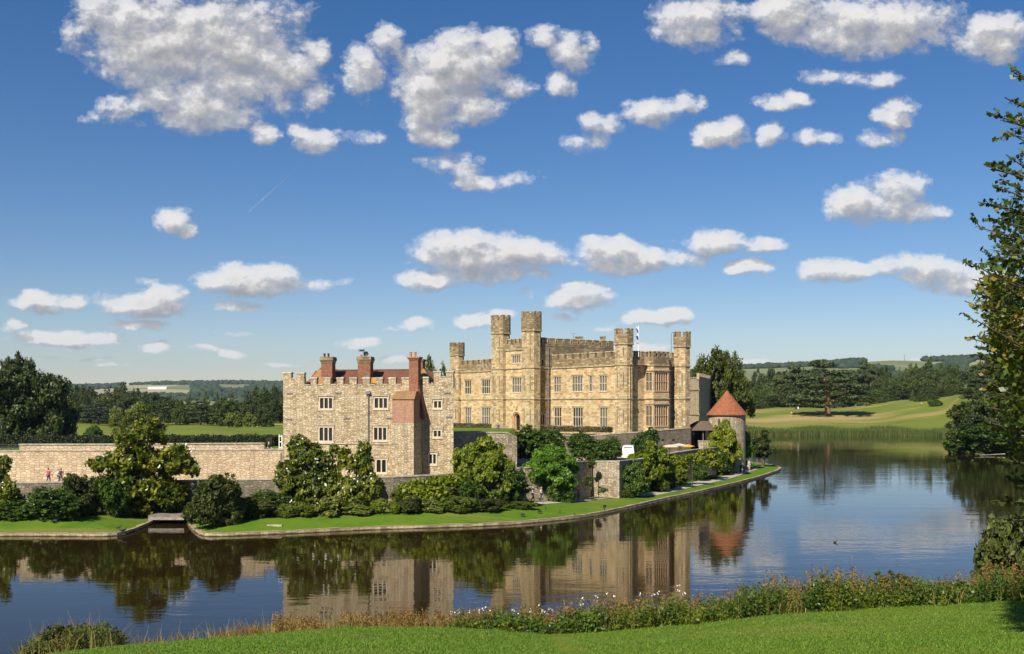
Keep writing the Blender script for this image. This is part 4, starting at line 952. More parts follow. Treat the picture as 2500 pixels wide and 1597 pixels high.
W3 = [(1705,168,1075.5),(1720,168,1076),(1738,168,1076)]
wallrun('yard_wall', 'short low stone wall in front of the open shed', W3, 'flint', zbase=3.6)
# drain holes in the dark wall: real boxes sunk proud
l_, n_ = line(P2b[8][0], P2b[9][0], -1)
for px, lb in ((1618, 'left of the two dark square vents in the terrace wall below the bay window'), (1644, 'right of the two dark square vents in the terrace wall below the bay window')):
    u = l_.u(px); mb = MB(); l_.box(mb, u-.25, u+.25, -.1, .015, l_.z(px, 1077), l_.z(px, 1071.5)); tag(mb.build('wall_vent', M['interior']), lb, 'vent')
# castle terrace (falls gently from the walls to the castle foot) and lower terrace
mb = MB(); topl = [(p.x, p.y+.3, z-.12) for p, z in P2a]+[(p.x, p.y+.3, z-.75) for p, z in P2b]
back_pts = []
for (x, y, z) in topl:
    back_pts.append((x*1.0+ (0), 210, 7.2))
for i in range(len(topl)-1): mb.quad(topl[i], topl[i+1], (topl[i+1][0]+(8 if i > 6 else 0), 212, 7.15), (topl[i][0]+(8 if i > 7 else 0), 212, 7.15))
mb.quad((-13, 121.9, 8.3), topl[0], (topl[0][0], 212, 7.15), (-60, 212, 7.15))
tag(mb.build('castle_terrace', M['lawn_island']), kind='structure')
mb = MB(); lo = [(p.x, p.y+.3, 3.95) for p, z in PA[4:]+PB[1:]+PC[1:]+PD[1:]]
for i in range(len(lo)-1): mb.quad(lo[i], lo[i+1], (lo[i+1][0]+(3 if i > 10 else 0), 186, 3.95), (lo[i][0]+(3 if i > 11 else 0), 186, 3.95))
tag(mb.build('lower_terrace', M['gravel']), kind='structure')
mb = MB(); mb.quad((-130,106.3,3.3), (-25,107.2,3.3), (-26,117,3.3), (-130,117,3.3)); tag(mb.build('wall_walk', M['gravel']), kind='structure')

# bailey wall
BW = [(-400,113,1100.5),(15,113,1099.5),(300,114,1098.5),(560,115.3,1097.5),(691,116.3,1096)]
t, PBW = wallrun('bailey_wall', 'long pale sunlit rubble wall running left from the tower house', BW, 'bailey', zbase=2.5, thick=1.2)
up = MB(); cp = MB(); UB = [(47,113.6,1083.8),(300,114.6,1083.3),(645,116,1081)]
for p, q in zip(UB, UB[1:]):
    a, b = XY(p[0], p[1]), XY(q[0], q[1]); z, y = H-(p[2]-YH)*p[1]/FPX, H-(q[2]-YH)*q[1]/FPX; zb = 6.75
    up.hexa([(a.x,a.y,zb),(b.x,b.y,zb),(b.x,b.y+.5,zb),(a.x,a.y+.5,zb),(a.x,a.y,z-.12),(b.x,b.y,y-.12),(b.x,b.y+.5,y-.12),(a.x,a.y+.5,z-.12)])
    cp.hexa([(a.x-.05,a.y-.1,z-.118),(b.x,b.y-.1,y-.118),(b.x,b.y+.6,y-.118),(a.x-.05,a.y+.6,z-.118),(a.x-.05,a.y-.1,z),(b.x,b.y-.1,y),(b.x,b.y+.6,y),(a.x-.05,a.y+.6,z)])
uo = up.build('upper_wall', M['bailey'], t); cp.build('upper_coping', M['coping'], uo)
mb = MB(); mb.quad((-140,114.2,6.72), (-25.5,116.8,6.72), (-30,160,6.3), (-140,160,6.3)); mb.quad((-140,160,6.3), (-30,160,6.3), (-30,245,2.6), (-190,245,2.6)); tag(mb.build('bailey_lawn', M['lawn_island']), kind='structure')
# lead downpipe on the bailey wall by the corner
mb = MB(); q = XY(686, 115.9); mb.tube([(q.x,q.y,3.6),(q.x,q.y,8.0-1.6)], .09); dp = mb.build('downpipe', M['lead']); tag(dp, 'grey lead downpipe where the bailey wall meets the tower house', 'downpipe')
# railing on the left end of the wall
rl = thing('railing', 'dark metal railing on top of the bailey wall at the far left', 'railing', W(20, 1098, 113.6))
mb = MB(); p, q = XY(-200, 113.5), XY(46, 113.6)
for k in range(4): mb.tube([(p.x,p.y,6.85+k*.2),(q.x,q.y,6.85+k*.2)], .025, 5)
for k in range(24): x = q.x-k*.45; mb.tube([(x,q.y,6.75),(x,q.y,7.5)], .022, 5)
mb.build('rails', M['iron'], rl)
# white gate piece by the tower house
g_ = W(688, 1096, 117.3); gtp = thing('white_gate', 'white wooden gate leaf against the left edge of the tower house', 'gate', g_)
mb = MB()
for z0_, z1_ in ((1.4,1.5),(.75,.85),(.1,.2)): mb.box(g_.x-.35, g_.x+.05, g_.y, g_.y+.06, g_.z+z0_, g_.z+z1_)
mb.box(g_.x-.35, g_.x-.27, g_.y-.01, g_.y+.07, g_.z, g_.z+1.65); mb.box(g_.x-.03, g_.x+.06, g_.y-.01, g_.y+.07, g_.z, g_.z+1.55); mb.build('gate_frame', M['white_paint'], gtp)
# footbridge over the inlet
fb = thing('footbridge', 'flat grey plank footbridge over the small inlet', 'footbridge', wl((420,1262), 0).to_3d())
p, q = XY(380, 103), XY(449, 103); mb = MB(); mb.box(p.x-.3, q.x+.4, 101.8, 104.2, .66, .84); mb.build('deck', M['old_plank'], fb)
mb = MB(); mb.box(p.x-.3, q.x+.4, 101.75, 101.95, .42, .659); mb.box(p.x-.3, q.x+.4, 104.0, 104.2, .42, .659); mb.build('beam', M['wood'], fb)
# ------------------------------------------------------------ vegetation
def leaves(rg, C, size, aspect=1.6, up=.35, nrm_hint=None):
    """one bent-free leaf quad per centre, random tilt"""
    n = len(C); nr = rg.normal(0, 1, (n, 3)); nr[:, 2] += up*2
    if nrm_hint is not None: nr += nrm_hint*.9
    nr /= np.linalg.norm(nr, axis=1)[:, None]+1e-9
    a = rg.normal(0, 1, (n, 3)); t = np.cross(nr, a); t /= np.linalg.norm(t, axis=1)[:, None]+1e-9; b = np.cross(nr, t)
    s = size*rg.uniform(.6, 1.35, (n, 1)); t = t*s*.5*aspect; b = b*s*.5
    V = np.stack([C-t, C+b-t*.1, C+t, C-b-t*.1], 1).reshape(-1, 3)
    F = np.arange(4*n).reshape(-1, 4); return V, F
def clump_points(rg, blobs, nclump, per, rc, shell=.82, low=-.55, flat=1.0):
    """leaf positions: lumpy clumps hung over the skin of each ellipsoid blob"""
    vol = np.array([b[3]*b[4]*b[5] for b in blobs])**.6; pr = vol/vol.sum(); P = []; T = []; Nn = []
    bi = rg.choice(len(blobs), nclump, p=pr)
    for k in bi:
        cx, cy, cz, rx, ry, rz = blobs[k]
        while True:
            d = rg.normal(0, 1, 3); d /= np.linalg.norm(d)
            if d[2] > low: break
        s = shell+rg.normal(0, .10)
        if rg.random() < .18: s *= .6
        c = np.array([cx+rx*d[0]*s, cy+ry*d[1]*s, cz+rz*d[2]*s]); r = rc*rg.uniform(.6, 1.35)
        m = max(3, int(per*rg.uniform(.6, 1.4))); q = rg.normal(0, 1, (m, 3)); q /= np.linalg.norm(q, axis=1)[:, None]; q *= (rg.random((m, 1))**.5)*r
        q[:, 2] *= .7*flat; P.append(c+q); T.append(np.clip(rg.normal(.45, .16)+rg.normal(0, .13, m), 0, 1)); Nn.append(np.tile(d, (m, 1)))
    return np.concatenate(P), np.concatenate(T), np.concatenate(Nn)
def crown_mesh(name, seed, blobs, nclump, per, rc, leaf, mat, shell=.82, low=-.55, aspect=1.6, up=.35, flat=1.0, fit=1, fitz=None):
    rg = np.random.default_rng(seed); C, T, Nn = clump_points(rg, blobs, nclump, per, rc, shell, low, flat)
    V, F = leaves(rg, C, leaf, aspect, up, Nn)
    if fit:
        x0, x1 = np.percentile(V[:, 0], (.4, 99.6)); y0, y1 = np.percentile(V[:, 1], (.4, 99.6)); z1 = np.percentile(V[:, 2], 99.8); z0 = max(np.percentile(V[:, 2], .3), 0) if fit < 2 else 0
        V[:, 0] = (V[:, 0]-(x0+x1)/2)/(x1-x0); V[:, 1] = (V[:, 1]-(y0+y1)/2)/(y1-y0); zb = fitz if fitz is not None else z0
        V[:, 2] = zb+(V[:, 2]-z0)*(1-zb)/(z1-z0)
    return np_mesh(name, V, F, mat, tint=T, link=False)
def limb_mesh(name, mat, segs):
    mb = MB()
    for pts, rad in segs: mb.tube(pts, rad, 7)
    o = mb.build(name, mat, local=True); me = o.data; bpy.data.objects.remove(o); return me

PROTO = {}
def proto(key, crown, trunk, extra=()): PROTO[key] = (crown, trunk, extra)
def rnd_blobs(seed, n, R_, z0, z1, r0, r1, rz=.8, taper=.5):
    rg = random.Random(seed); out = []
    for i in range(n):
        t = (i+.5)/n; z = z0+(z1-z0)*t; rr = R_*math.sin(math.pi*(.28+.60*t))**.8*rg.uniform(.45, .85); a = i*2.4+rg.uniform(-.5, .5); r = rg.uniform(r0, r1)*(1.05-.15*t)
        out.append((rr*math.cos(a), rr*math.sin(a), z, r, r, r*rz))
    return out
def domey(seed, n, r0, r1, zc=.56, rx=.33, rz=.30, lo=-.5):
    rg = random.Random(seed); out = [(0,0,zc,rx*.8,rx*.8,rz*.8)]
    for i in range(n):
        s = lo+(1-lo)*(i+.5)/n; c = math.sqrt(max(0, 1-s*s)); a = i*2.4+rg.uniform(-.4,.4); k = rg.uniform(.82, 1.12); r = rg.uniform(r0, r1)
        out.append((rx*c*k*math.cos(a), rx*c*k*math.sin(a), zc+rz*s*k, r, r, r*.72))
    return out
def trunk(seed, h, r, blobs, base=0):
    rg = random.Random(seed); segs = [([(0,0,base), (rg.uniform(-.01,.01),0,h*.35), (rg.uniform(-.03,.03),rg.uniform(-.03,.03),h)], [r*1.35, r, r*.55])]
    for b in blobs[:14]:
        z0 = h*rg.uniform(.55, 1); segs.append(([(0,0,z0*.9), (b[0]*.45, b[1]*.45, z0+(b[2]-z0)*.55), (b[0], b[1], b[2])], [r*.45, r*.28, r*.08]))
    return segs
# all prototypes: height 1, spread about 1 (radius .5)
def mk(key, seed, blobs, nclump, per, rc, leaf, mat, bark='bark', th=.45, tr=.02, **kw):
    crown = crown_mesh(key+'_crown', seed, blobs, nclump, per, rc, leaf, FM[mat], **kw)
    proto(key, crown, limb_mesh(key+'_trunk', M[bark], trunk(seed, th, tr, blobs)))
for i in range(3):
    mk('oak%d' % i, 10+i, domey(10+i, 17, .10, .17), 400, 34, .055, .021, 'wood', fitz=.06)
    mk('darkoak%d' % i, 20+i, domey(20+i, 18, .10, .17, lo=-.8), 400, 34, .055, .021, 'dark', fitz=.05)
    mk('midoak%d' % i, 25+i, domey(25+i, 17, .09, .17, lo=-.7), 400, 34, .055, .021, 'oak', fitz=.06)
mk('willow', 31, rnd_blobs(31, 11, .45, .25, .75, .2, .27), 380, 40, .06, .03, 'willow', aspect=2.6, up=-.3, low=-.9, fitz=.02)
# big oaks with finer leaf
mk('bigoak', 41, domey(41, 30, .07, .13, zc=.66, rz=.27, lo=-.7), 1300, 34, .036, .013, 'oak', fitz=.08)
mk('bigdark', 43, domey(43, 34, .07, .13, lo=-.9), 1400, 34, .036, .014, 'dark', fitz=.02)
# conifers
def spruce_blobs(seed, n=13):
    rg = random.Random(seed); out = []
    for i in range(n):
        t = i/(n-1); z = .12+.83*t; R_ = .46*(1-t)**.8+.03
        for k in range(max(1, int(5*(1-t))+1)): a = k*2*math.pi/max(1, int(5*(1-t))+1)+i; out.append((R_*.55*math.cos(a), R_*.55*math.sin(a), z, R_*.5+.015, R_*.5+.015, .05))
    return out
mk('spruce', 51, spruce_blobs(51), 420, 30, .04, .02, 'wood', fitz=.03, th=.9, tr=.013, low=-.8, up=0)
mk('spruced', 52, spruce_blobs(52), 420, 30, .04, .02, 'cedar', fitz=.03, th=.9, tr=.013, low=-.8, up=0)
def cedar_blobs(seed, n=7, lo=.28, spread=.5):
    rg = random.Random(seed); out = []
    for i in range(n):
        t = i/(n-1); z = lo+(.97-lo)*t; R_ = spread*(1-.55*t**1.5)
        m = 5 if t < .8 else 3
        for k in range(m):
            a = k*2*math.pi/m+i*1.1+rg.uniform(-.3,.3); rr = R_*rg.uniform(.35,.72); r = R_*rg.uniform(.28,.46); out.append((rr*math.cos(a), rr*math.sin(a), z+rg.uniform(-.03,.03), r, r, .028))
    return out
cb = cedar_blobs(61); mk('cedar', 61, cb, 420, 34, .045, .02, 'cedar', th=.85, tr=.02, up=.8, flat=.6)
cb = cedar_blobs(62); mk('cedarblue', 62, cb, 420, 34, .045, .02, 'blue', th=.85, tr=.02, up=.8, flat=.6)
pb = [(.12*math.cos(a)*k, .12*math.sin(a)*k, z, r, r, .06) for (a, k, z, r) in ((0,1,.94,.2),(2,2,.85,.2),(4,2.2,.8,.19),(5.5,1.6,.74,.2),(1,2.4,.72,.17),(3,1.5,.68,.18))]
mk('pine', 71, pb, 260, 34, .05, .022, 'cedar', 'bark_red', th=.85, tr=.018, up=.5, flat=.7)
# shrubs and garden trees at garden distance
def dome(seed, n, zc=.45, r=(.2,.3)):
    rg = random.Random(seed); out = [(0,0,.45,.36,.36,.42)]
    for i in range(n): a = i*2.4; rr = rg.uniform(.15,.33); z = rg.uniform(.22,.72); q = rg.uniform(*r); out.append((rr*math.cos(a), rr*math.sin(a), z, q, q, q))
    return out
for i in range(2):
    mk('bush%d' % i, 81+i, dome(81+i, 12, r=(.14,.24)), 1150, 24, .052, .025, 'bush', th=.3, tr=.02, low=-.85, up=.4, fitz=0)
    mk('olive%d' % i, 84+i, dome(84+i, 14, r=(.12,.22)), 1100, 24, .048, .022, 'olive', th=.3, tr=.02, low=-.85, up=.2, aspect=2.4, fitz=0)
mk('bright', 88, domey(88, 20, .08, .14, lo=-.6), 820, 28, .048, .028, 'bright', tr=.022, fitz=.30)
mk('yellow', 89, domey(89, 24, .07, .14, lo=-.8), 900, 28, .046, .026, 'yellowgreen', tr=.022, fitz=.06)
mk('yellow2', 92, domey(92, 22, .08, .14, lo=-.9), 860, 28, .046, .026, 'yellowgreen', tr=.022, fitz=.03)
mk('border0', 90, dome(90, 10, r=(.14,.24)), 420, 18, .07, .05, 'flowering', th=.2, tr=.02, low=-.9, fitz=0)
mk('border1', 91, dome(91, 10, r=(.14,.24)), 420, 18, .07, .05, 'yellowgreen', th=.2, tr=.02, low=-.9, fitz=0)
mk('border2', 93, dome(93, 12, r=(.12,.22)), 480, 20, .07, .04, 'weed', th=.2, tr=.02, low=-.9, fitz=0, aspect=2.6, up=0)
# magnolias: open, uneven, with large glossy leaves and cream flowers
MAG = {}
def magnolia(key, seed, blobs, n=620, leaf=.025, mat='magnolia', bl=70):
    crown = crown_mesh(key+'_crown', seed, blobs, n, 24, .050, leaf, FM[mat], shell=.9, aspect=2.0, up=.2, fitz=.02)
    rg = np.random.default_rng(seed+500); C, T, Nn = clump_points(rg, blobs, bl, 1, .02, 1.05, -.3); Vs = []; Fs = []
    for i, c in enumerate(C[:bl]):
        s = IV[:12] if False else IV
        Vs.append(s*np.array([.011,.011,.009])+c); Fs.append(IF+len(IV)*i)
    ex = np_mesh(key+'_blossom', np.concatenate(Vs), np.concatenate(Fs), M['blossom'], link=False)
    proto(key, crown, limb_mesh(key+'_trunk', M['bark'], trunk(seed, .4, .025, blobs)), (('blossoms', ex),))
magnolia('magA', 101, [(0,0,.42,.26,.26,.22),(-.05,0,.66,.2,.2,.16),(.06,0,.84,.15,.15,.14),(-.12,0,.80,.10,.1,.1),(-.24,0,.58,.16,.16,.1),(-.4,.02,.60,.10,.1,.06),(.26,0,.60,.18,.18,.12),(.40,0,.55,.12,.12,.09),(.36,0,.70,.09,.09,.07),(-.28,0,.30,.16,.16,.16),(.2,0,.34,.2,.2,.15),(-.06,0,.2,.2,.2,.13),(-.15,.1,.45,.2,.2,.2)], 620, .024)
magnolia('magB', 102, [(0,0,.4,.34,.34,.26),(0,0,.72,.24,.24,.18),(-.1,0,.86,.16,.16,.12),(.22,0,.66,.18,.18,.14),(-.28,0,.5,.18,.18,.2),(.3,0,.4,.18,.18,.2),(0,0,.18,.4,.4,.13)], 780)
magnolia('magC', 103, [(0,0,.36,.34,.34,.22),(.2,0,.70,.14,.14,.2),(.24,0,.86,.09,.09,.1),(-.06,0,.74,.11,.11,.14),(-.25,0,.52,.15,.15,.14),(.36,0,.48,.13,.13,.12),(-.2,0,.86,.05,.05,.06)], 480)

def plant(key, name, cat, label, px0, px1, ytop, ybase, d, group=None, z=None, depth=None, rot=0, cname='crown', tname='trunk'):
    """a tree or shrub standing at its true place; size measured in metres at its distance"""
    crown, tr, ex = PROTO[key]; px = (px0+px1)/2
    if z is not None and z <= Z0 and d < 180: ybase = min(ybase, float(np.interp(px, [1440,1503,1560,1606,1650,1697,1745,1788,1834], [1300,1207,1202,1198,1188,1174,1165,1154,1141]))) if px > 1440 else ybase; _, d, z = onl(px, ybase); wd_ = (px1-px0)*d/FPX; depth = depth or wd_*.75; d = min(d+depth*.42, float(np.interp(px, [w_[0] for w_ in WALLD], [w_[1] for w_ in WALLD]))); z = lawn_z((px-CX)*d/FPX, d)-.05
    w = (px1-px0)*d/FPX
    zb = H-(ybase-YH)*d/FPX if z is None else z; zt = H-(ytop-YH)*d/FPX; h = zt-zb
    t = thing(name, label, cat, ((px-CX)*d/FPX, d, zb), rot, group); t.scale = (w, depth or w, h)
    a = bpy.data.objects.new(tname, tr); put(a, t); b = bpy.data.objects.new(cname, crown); put(b, t)
    for nme, me in ex: put(bpy.data.objects.new(nme, me), t)
    return t
Z0 = LZ-.05; WALLD = [(-400,105.2),(960,106.6),(1107,109.3),(1180,112.3),(1232,116),(1330,117.6),(1392,119),(1446,124.5),(1512,123.4),(1600,136.6),(1742,159.5),(1760,170),(1850,185)]
S = lambda *a, **k: plant(*a, **k)
# garden trees
S('magA', 'magnolia_tree', 'tree', 'big spreading magnolia with cream flowers in front of the long bailey wall', 232, 478, 1026, 1262, 103.5, z=Z0)
S('magB', 'magnolia_tree', 'tree', 'dense magnolia at the left corner of the tower house', 676, 822, 1066, 1245, 104.2, z=Z0)
S('magC', 'magnolia_tree', 'tree', 'thin open magnolia in front of the drainpipe of the tower house', 786, 930, 1080, 1245, 104.4, z=Z0)
S('yellow', 'garden_tree', 'tree', 'yellow-green tree between the tower house and the seated couple', 1108, 1252, 1070, 1240, 106, z=Z0)
S('bright', 'garden_tree', 'tree', 'light green tree over the path, in front of the zigzag retaining wall', 1283, 1408, 1088, 1222, 116, z=Z0, depth=3.6)
S('yellow2', 'garden_tree', 'tree', 'leafy tree hiding the right side of the white van', 1526, 1646, 1080, 1215, 126, z=Z0, rot=1)
S('yellow', 'garden_tree', 'tree', 'tall yellow-green tree in front of the round tower', 1722, 1812, 1028, 1168, 167, z=Z0, rot=2)
S('bright', 'garden_tree', 'tree', 'deep green tree at the right foot of the round tower', 1782, 1842, 1052, 1160, 172, z=Z0, rot=1)
S('magC', 'magnolia_tree', 'tree', 'sparse branchy magnolia cut by the left edge of the view', -60, 62, 1105, 1268, 104, z=Z0, rot=2.5)
# lone small pine at the island tip
pt = thing('tip_pine', 'small dark crooked pine standing alone on the tip of the island', 'tree', (*wl((1862,1141), LZ), LZ-.05))
s_ = pt.location; dpt = s_.y; cc_ = lambda px, py: (((px-CX)*dpt/FPX)-s_.x, 0, H-(py-YH)*dpt/FPX-s_.z)
bl = []
for (px, py, rx, ry) in ((1868,1060,9,9),(1866,1075,13,9),(1864,1090,16,9),(1866,1104,20,9),(1878,1100,10,6),(1886,1098,8,5),(1850,1104,14,7),(1843,1078,9,6),(1848,1092,10,7),(1862,1114,14,6)):
    x, y, z = cc_(px, py); k = dpt/FPX; bl.append((x, random.Random(px).uniform(-.5,.5), z, rx*k, rx*k, ry*k))
me = crown_mesh('tip_pine_crown', 7,  bl, 330, 24, .26, .16, FM['dark'], aspect=3.4, low=-.8, fit=0); put(bpy.data.objects.new('crown', me), pt)
tm = limb_mesh('tip_pine_trunk', M['bark'], [([(0,0,0),(.05,0,1.3),(.1,0,2.4),(.3,0,6.5)], [.42,.34,.2,.06]), ([(.1,0,2.2),(.5,0,3.2),(1.5,0,3.4)], [.14,.09,.04]), ([(.1,0,2.4),(-.5,0,3.3),(-1.1,0,3.6)], [.14,.09,.04])]); put(bpy.data.objects.new('trunk', tm), pt)

# shrubs: key, px0, px1, top row, base row, distance, label
SHR = [('bush0',1262,1378,1040,1146,134,'largest round dark green bush, right of the arched door, on the lower terrace',3.95),
 ('bush1',1394,1476,1056,1140,141,'round dark bush left of the white van',3.95),('bush0',1448,1520,1068,1138,146,'lower dark bush pressed against the left side of the white van',3.95),
 ('bush1',1538,1606,1045,1102,150,'round dark bush under the bay window, right of the white van',3.95),
 ('bush0',52,206,1188,1282,100.5,'wide dark green bush on the lawn at the far left, below the two standing visitors',Z0),
 ('bush1',-20,90,1215,1275,101.5,'low dark bush at the left edge of the view',Z0),
 ('olive0',148,250,1142,1262,104,'dark conifer bush with feathery tips left of the big magnolia',Z0),
 ('bush0',226,330,1160,1264,104.6,'dark green shrub under the left side of the big magnolia',Z0),
 ('bush1',380,480,1165,1258,105.2,'deep green shrub under the right side of the big magnolia',Z0),
 ('olive1',456,600,1160,1292,98.5,'large dark olive bush at the bank beside the footbridge',Z0-.3),
 ('olive0',560,668,1205,1268,103,'low grey-green bush under the bare garden wall',Z0),('bush1',592,700,1196,1262,104.5,'dark rose bush below the bare garden wall',Z0),
 ('border2',672,724,1226,1266,100.5,'small rounded green plant at the left end of the flower border',Z0),
 ('border2',716,775,1230,1264,101,'grey-green low plant in the border below the dense magnolia',Z0),
 ('border0',758,848,1206,1262,101.5,'yellowish flowering shrub in the border below the dense magnolia',Z0),
 ('border0',830,918,1228,1262,101.5,'low golden border plant below the thin magnolia',Z0),
 ('border1',906,950,1212,1256,102,'bright lime yellow shrub in the middle of the border',Z0),('border1',944,978,1218,1256,102,'small lime plant just right of the bright lime shrub',Z0),
 ('border2',950,1008,1182,1248,105,'tall feathery green shrub against the wall below the brick buttress',Z0),
 ('olive1',968,1034,1206,1256,103,'dark green rounded border shrub below the arched twin window',Z0),
 ('border0',1026,1092,1216,1256,102.5,'golden iris-like clump in the border',Z0),('border2',1078,1160,1206,1256,103,'mid green spreading shrub at the foot of the yellow-green tree',Z0),
 ('olive0',1156,1236,1212,1252,105.5,'dark mounded shrub beside the pale boulder',Z0),('bush0',1180,1292,1142,1240,110,'dark shadowed bush below the seated couple',Z0),
 ('bush1',1108,1206,1170,1246,108.5,'dark bush behind the trunk of the yellow-green tree',Z0),
 ('border2',1232,1308,1222,1244,109.5,'low border plants where the path begins',Z0),
 ('bush0',1330,1400,1150,1226,116.6,'dark bush in the shade of the light green tree',Z0),('bush1',1372,1406,1196,1228,116,'small dark bush behind the father and child',Z0),
 ('bush0',1490,1584,1126,1206,122.5,'dense glossy bush hiding the end of the pale retaining wall',Z0),('olive0',1508,1545,1192,1212,120,'small grey-green tuft at the foot of the pale retaining wall',Z0),
 ('bush1',1560,1640,1150,1206,128.5,'dark bush along the path below the leafy tree',Z0),('border2',1630,1685,1130,1192,138,'feathery green shrub along the path, middle of the row',Z0),
 ('olive1',1596,1650,1128,1200,133.5,'dark olive shrub along the path beside the leafy tree',Z0),
 ('bush0',1672,1728,1112,1184,145,'leafy bush below the parasols by the path',Z0),('border1',1700,1756,1156,1180,147.5,'low lime-green shrub at the edge of the path',Z0),('border0',1746,1776,1154,1168,157,'small pale tuft where the path bends behind the trees',Z0),
 ('bush1',1724,1796,1092,1168,163,'dark shadowy bush below the round tower',Z0),('bush0',1788,1828,1118,1160,170,'dark bush behind the group of visitors at the island tip',Z0)]
for (k, x0, x1, yt, yb, d, lab, z) in SHR:
    if z == Z0 and 'bush' not in k: yt += (yb-yt)*.12
    plant(k, 'shrub' if 'border' not in k else 'border_plant', 'bush' if 'border' not in k else 'plant', lab, x0, x1, yt, yb, d, z=z, rot=(x0 % 7)*.9, cname='foliage', tname='stem')
# climbers on the walls: spread along the wall face
def climber(label, blobs, seed, mat, leaf=.2, n=300, rc=.45):
    t = thing('wall_climber', label, 'climbing plant', (blobs[0][0], blobs[0][1], Z0))
    b2 = [(b[0]-t.location.x, b[1]-t.location.y, b[2]-Z0, *b[3:]) for b in blobs]
    me = crown_mesh('climber_foliage', seed, b2, n, 24, rc, leaf, FM[mat], low=-.9, fit=0); put(bpy.data.objects.new('foliage', me), t)
    put(bpy.data.objects.new('stem', limb_mesh('climber_stem', M['bark'], [([(0,0,0),(0,0,max(.5, b2[0][2]))], [.08,.04])])), t)
def wb(px, py, d, rx, ry, rd=.7): c = W(px, py, d); k = d/FPX; return (c.x, c.y, c.z, rx*k, rd, ry*k)
climber('bright green vine over the garden wall below the tower house', [wb(1000,1200,105.6,34,22), wb(1040,1185,106,40,18), wb(1080,1176,107,40,14), wb(1112,1172,108,34,14), wb(1060,1206,106,40,20), wb(1020,1218,105.5,50,18)], 3, 'yellowgreen', .24, 420)
climber('ivy over the retaining wall left of the garden trees at the round tower', [wb(1690,1122,144,30,16,.6), wb(1725,1112,152,26,16,.6), wb(1650,1130,139,26,18,.6), wb(1742,1125,156,20,24,.6)], 4, 'yellowgreen', .22, 300)
climber('ivy clump hanging over the coping where the zigzag wall turns pale', [wb(1444,1133,124.5,9,14,.4), wb(1436,1172,122.5,14,22,.25), wb(1470,1196,123.6,10,9,.2)], 5, 'olive', .16, 60, .25)
# yew hedge on the bailey, brown lavender hedges at the castle foot
def hedge_run(name, label, a, b, za, zb, h, w, mat, seed, dens=60, leaf=.16, zoff=0):
    L_ = (b-a).length; n = int(L_*dens); rg = np.random.default_rng(seed); t_ = thing(name, label, 'hedge', (a.x, a.y, za))
    d = (b-a)/L_; nn = Vector((-d.y, d.x)); u = rg.random(n)*L_; f = rg.random(n); 
    # on the skin of a rounded box
    th = rg.uniform(-.2, math.pi+.2, n); s = rg.normal(1, .05, n); cx_ = np.cos(th); sx_ = np.abs(np.sin(th))
    off = np.sign(cx_)*np.abs(cx_)**.35*w/2*s; hh = sx_**.35*h*s*(1+.04*np.sin(u*1.3)+.03*np.sin(u*3.1))
    hh = np.where(rg.random(n) < .4, rg.random(n)*h, hh)
    P = np.stack([d.x*u+nn.x*off, d.y*u+nn.y*off, hh+(zb-za)*u/L_], 1)
    V, F = leaves(rg, P, leaf, 1.8, .2); o = np_mesh('foliage', V, F, FM[mat], t_, tint=np.clip(rg.normal(.45, .18, n), 0, 1))
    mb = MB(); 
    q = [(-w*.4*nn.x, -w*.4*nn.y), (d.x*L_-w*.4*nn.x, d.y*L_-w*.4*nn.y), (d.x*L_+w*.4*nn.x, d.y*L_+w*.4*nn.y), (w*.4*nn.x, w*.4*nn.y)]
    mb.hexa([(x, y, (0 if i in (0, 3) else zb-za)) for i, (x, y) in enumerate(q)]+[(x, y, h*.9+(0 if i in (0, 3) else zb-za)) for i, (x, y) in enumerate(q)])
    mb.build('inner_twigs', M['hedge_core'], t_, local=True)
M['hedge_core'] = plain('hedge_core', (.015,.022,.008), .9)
hedge_run('clipped_hedge', 'long dark clipped yew hedge behind the bailey wall', XY(-500,124), XY(645,126), 6.3, 6.3, 1.72, 1.8, 'hedge', 1, 420, .13)
hedge_run('clipped_hedge', 'short dark end of hedge turned away beside the white gate', XY(652,128), XY(670,134), 6.3, 6.3, 1.5, 1.6, 'hedge', 2, 420, .13)
def foot(u, w): p = front.p(u, w, 0); return Vector((p[0], p[1]))
hedge_run('lavender_hedge', 'brown lavender hedge along the left wing of the castle', foot(49, 2.2), foot(33, 2.2), 7.15, 7.2, .95, 1.2, 'heather', 3, 220, .14)
hedge_run('lavender_hedge', 'brown lavender hedge along the right wing of the castle', foot(19, 2.0), foot(2.5, 2.0), 7.2, 7.35, .85, 1.2, 'heather', 4, 260, .14)

# ---- trees beyond
far_z = lambda px, d: far_h((px-CX)/FPX, d)
def far_tree(key, name, label, px0, px1, ytop, d, group=None, rot=0, ybase=None, cat='tree'):
    return plant(key, name, cat, label, px0, px1, ytop, 0, d, group=group, z=far_z((px0+px1)/2, d)-.3, rot=rot)
far_tree('bigdark', 'broadleaf_tree', 'massive dark tree at the left edge behind the bailey wall', -60, 172, 904, 195)
far_tree('bigdark', 'pine_tree', 'tall black-green tree top rising highest at the left edge', -20, 84, 868, 212, rot=2)
far_tree('darkoak0', 'broadleaf_tree', 'lower dark tree at the right shoulder of the massive left tree', 86, 188, 934, 205, rot=1)
plant('bigoak', 'broadleaf_tree', 'tree', 'rounded brown-green tree just behind the hedge and big magnolia', 276, 398, 1010, 0, 200, z=3.0, rot=1)
plant('bush0', 'shrub', 'bush', 'small round bush alone on the meadow left of the big magnolia', 205, 252, 1040, 0, 262, z=far_z(228, 262)-.2, cname='foliage', tname='stem')
plant('bigoak', 'oak_tree', 'tree', 'tall broad oak between the castle and the round tower roof', 1684, 1838, 856, 0, 224, z=.4)
plant('midoak1', 'broadleaf_tree', 'tree', 'tree showing above the roof between tower house and castle', 1004, 1076, 874, 0, 236, z=.4)
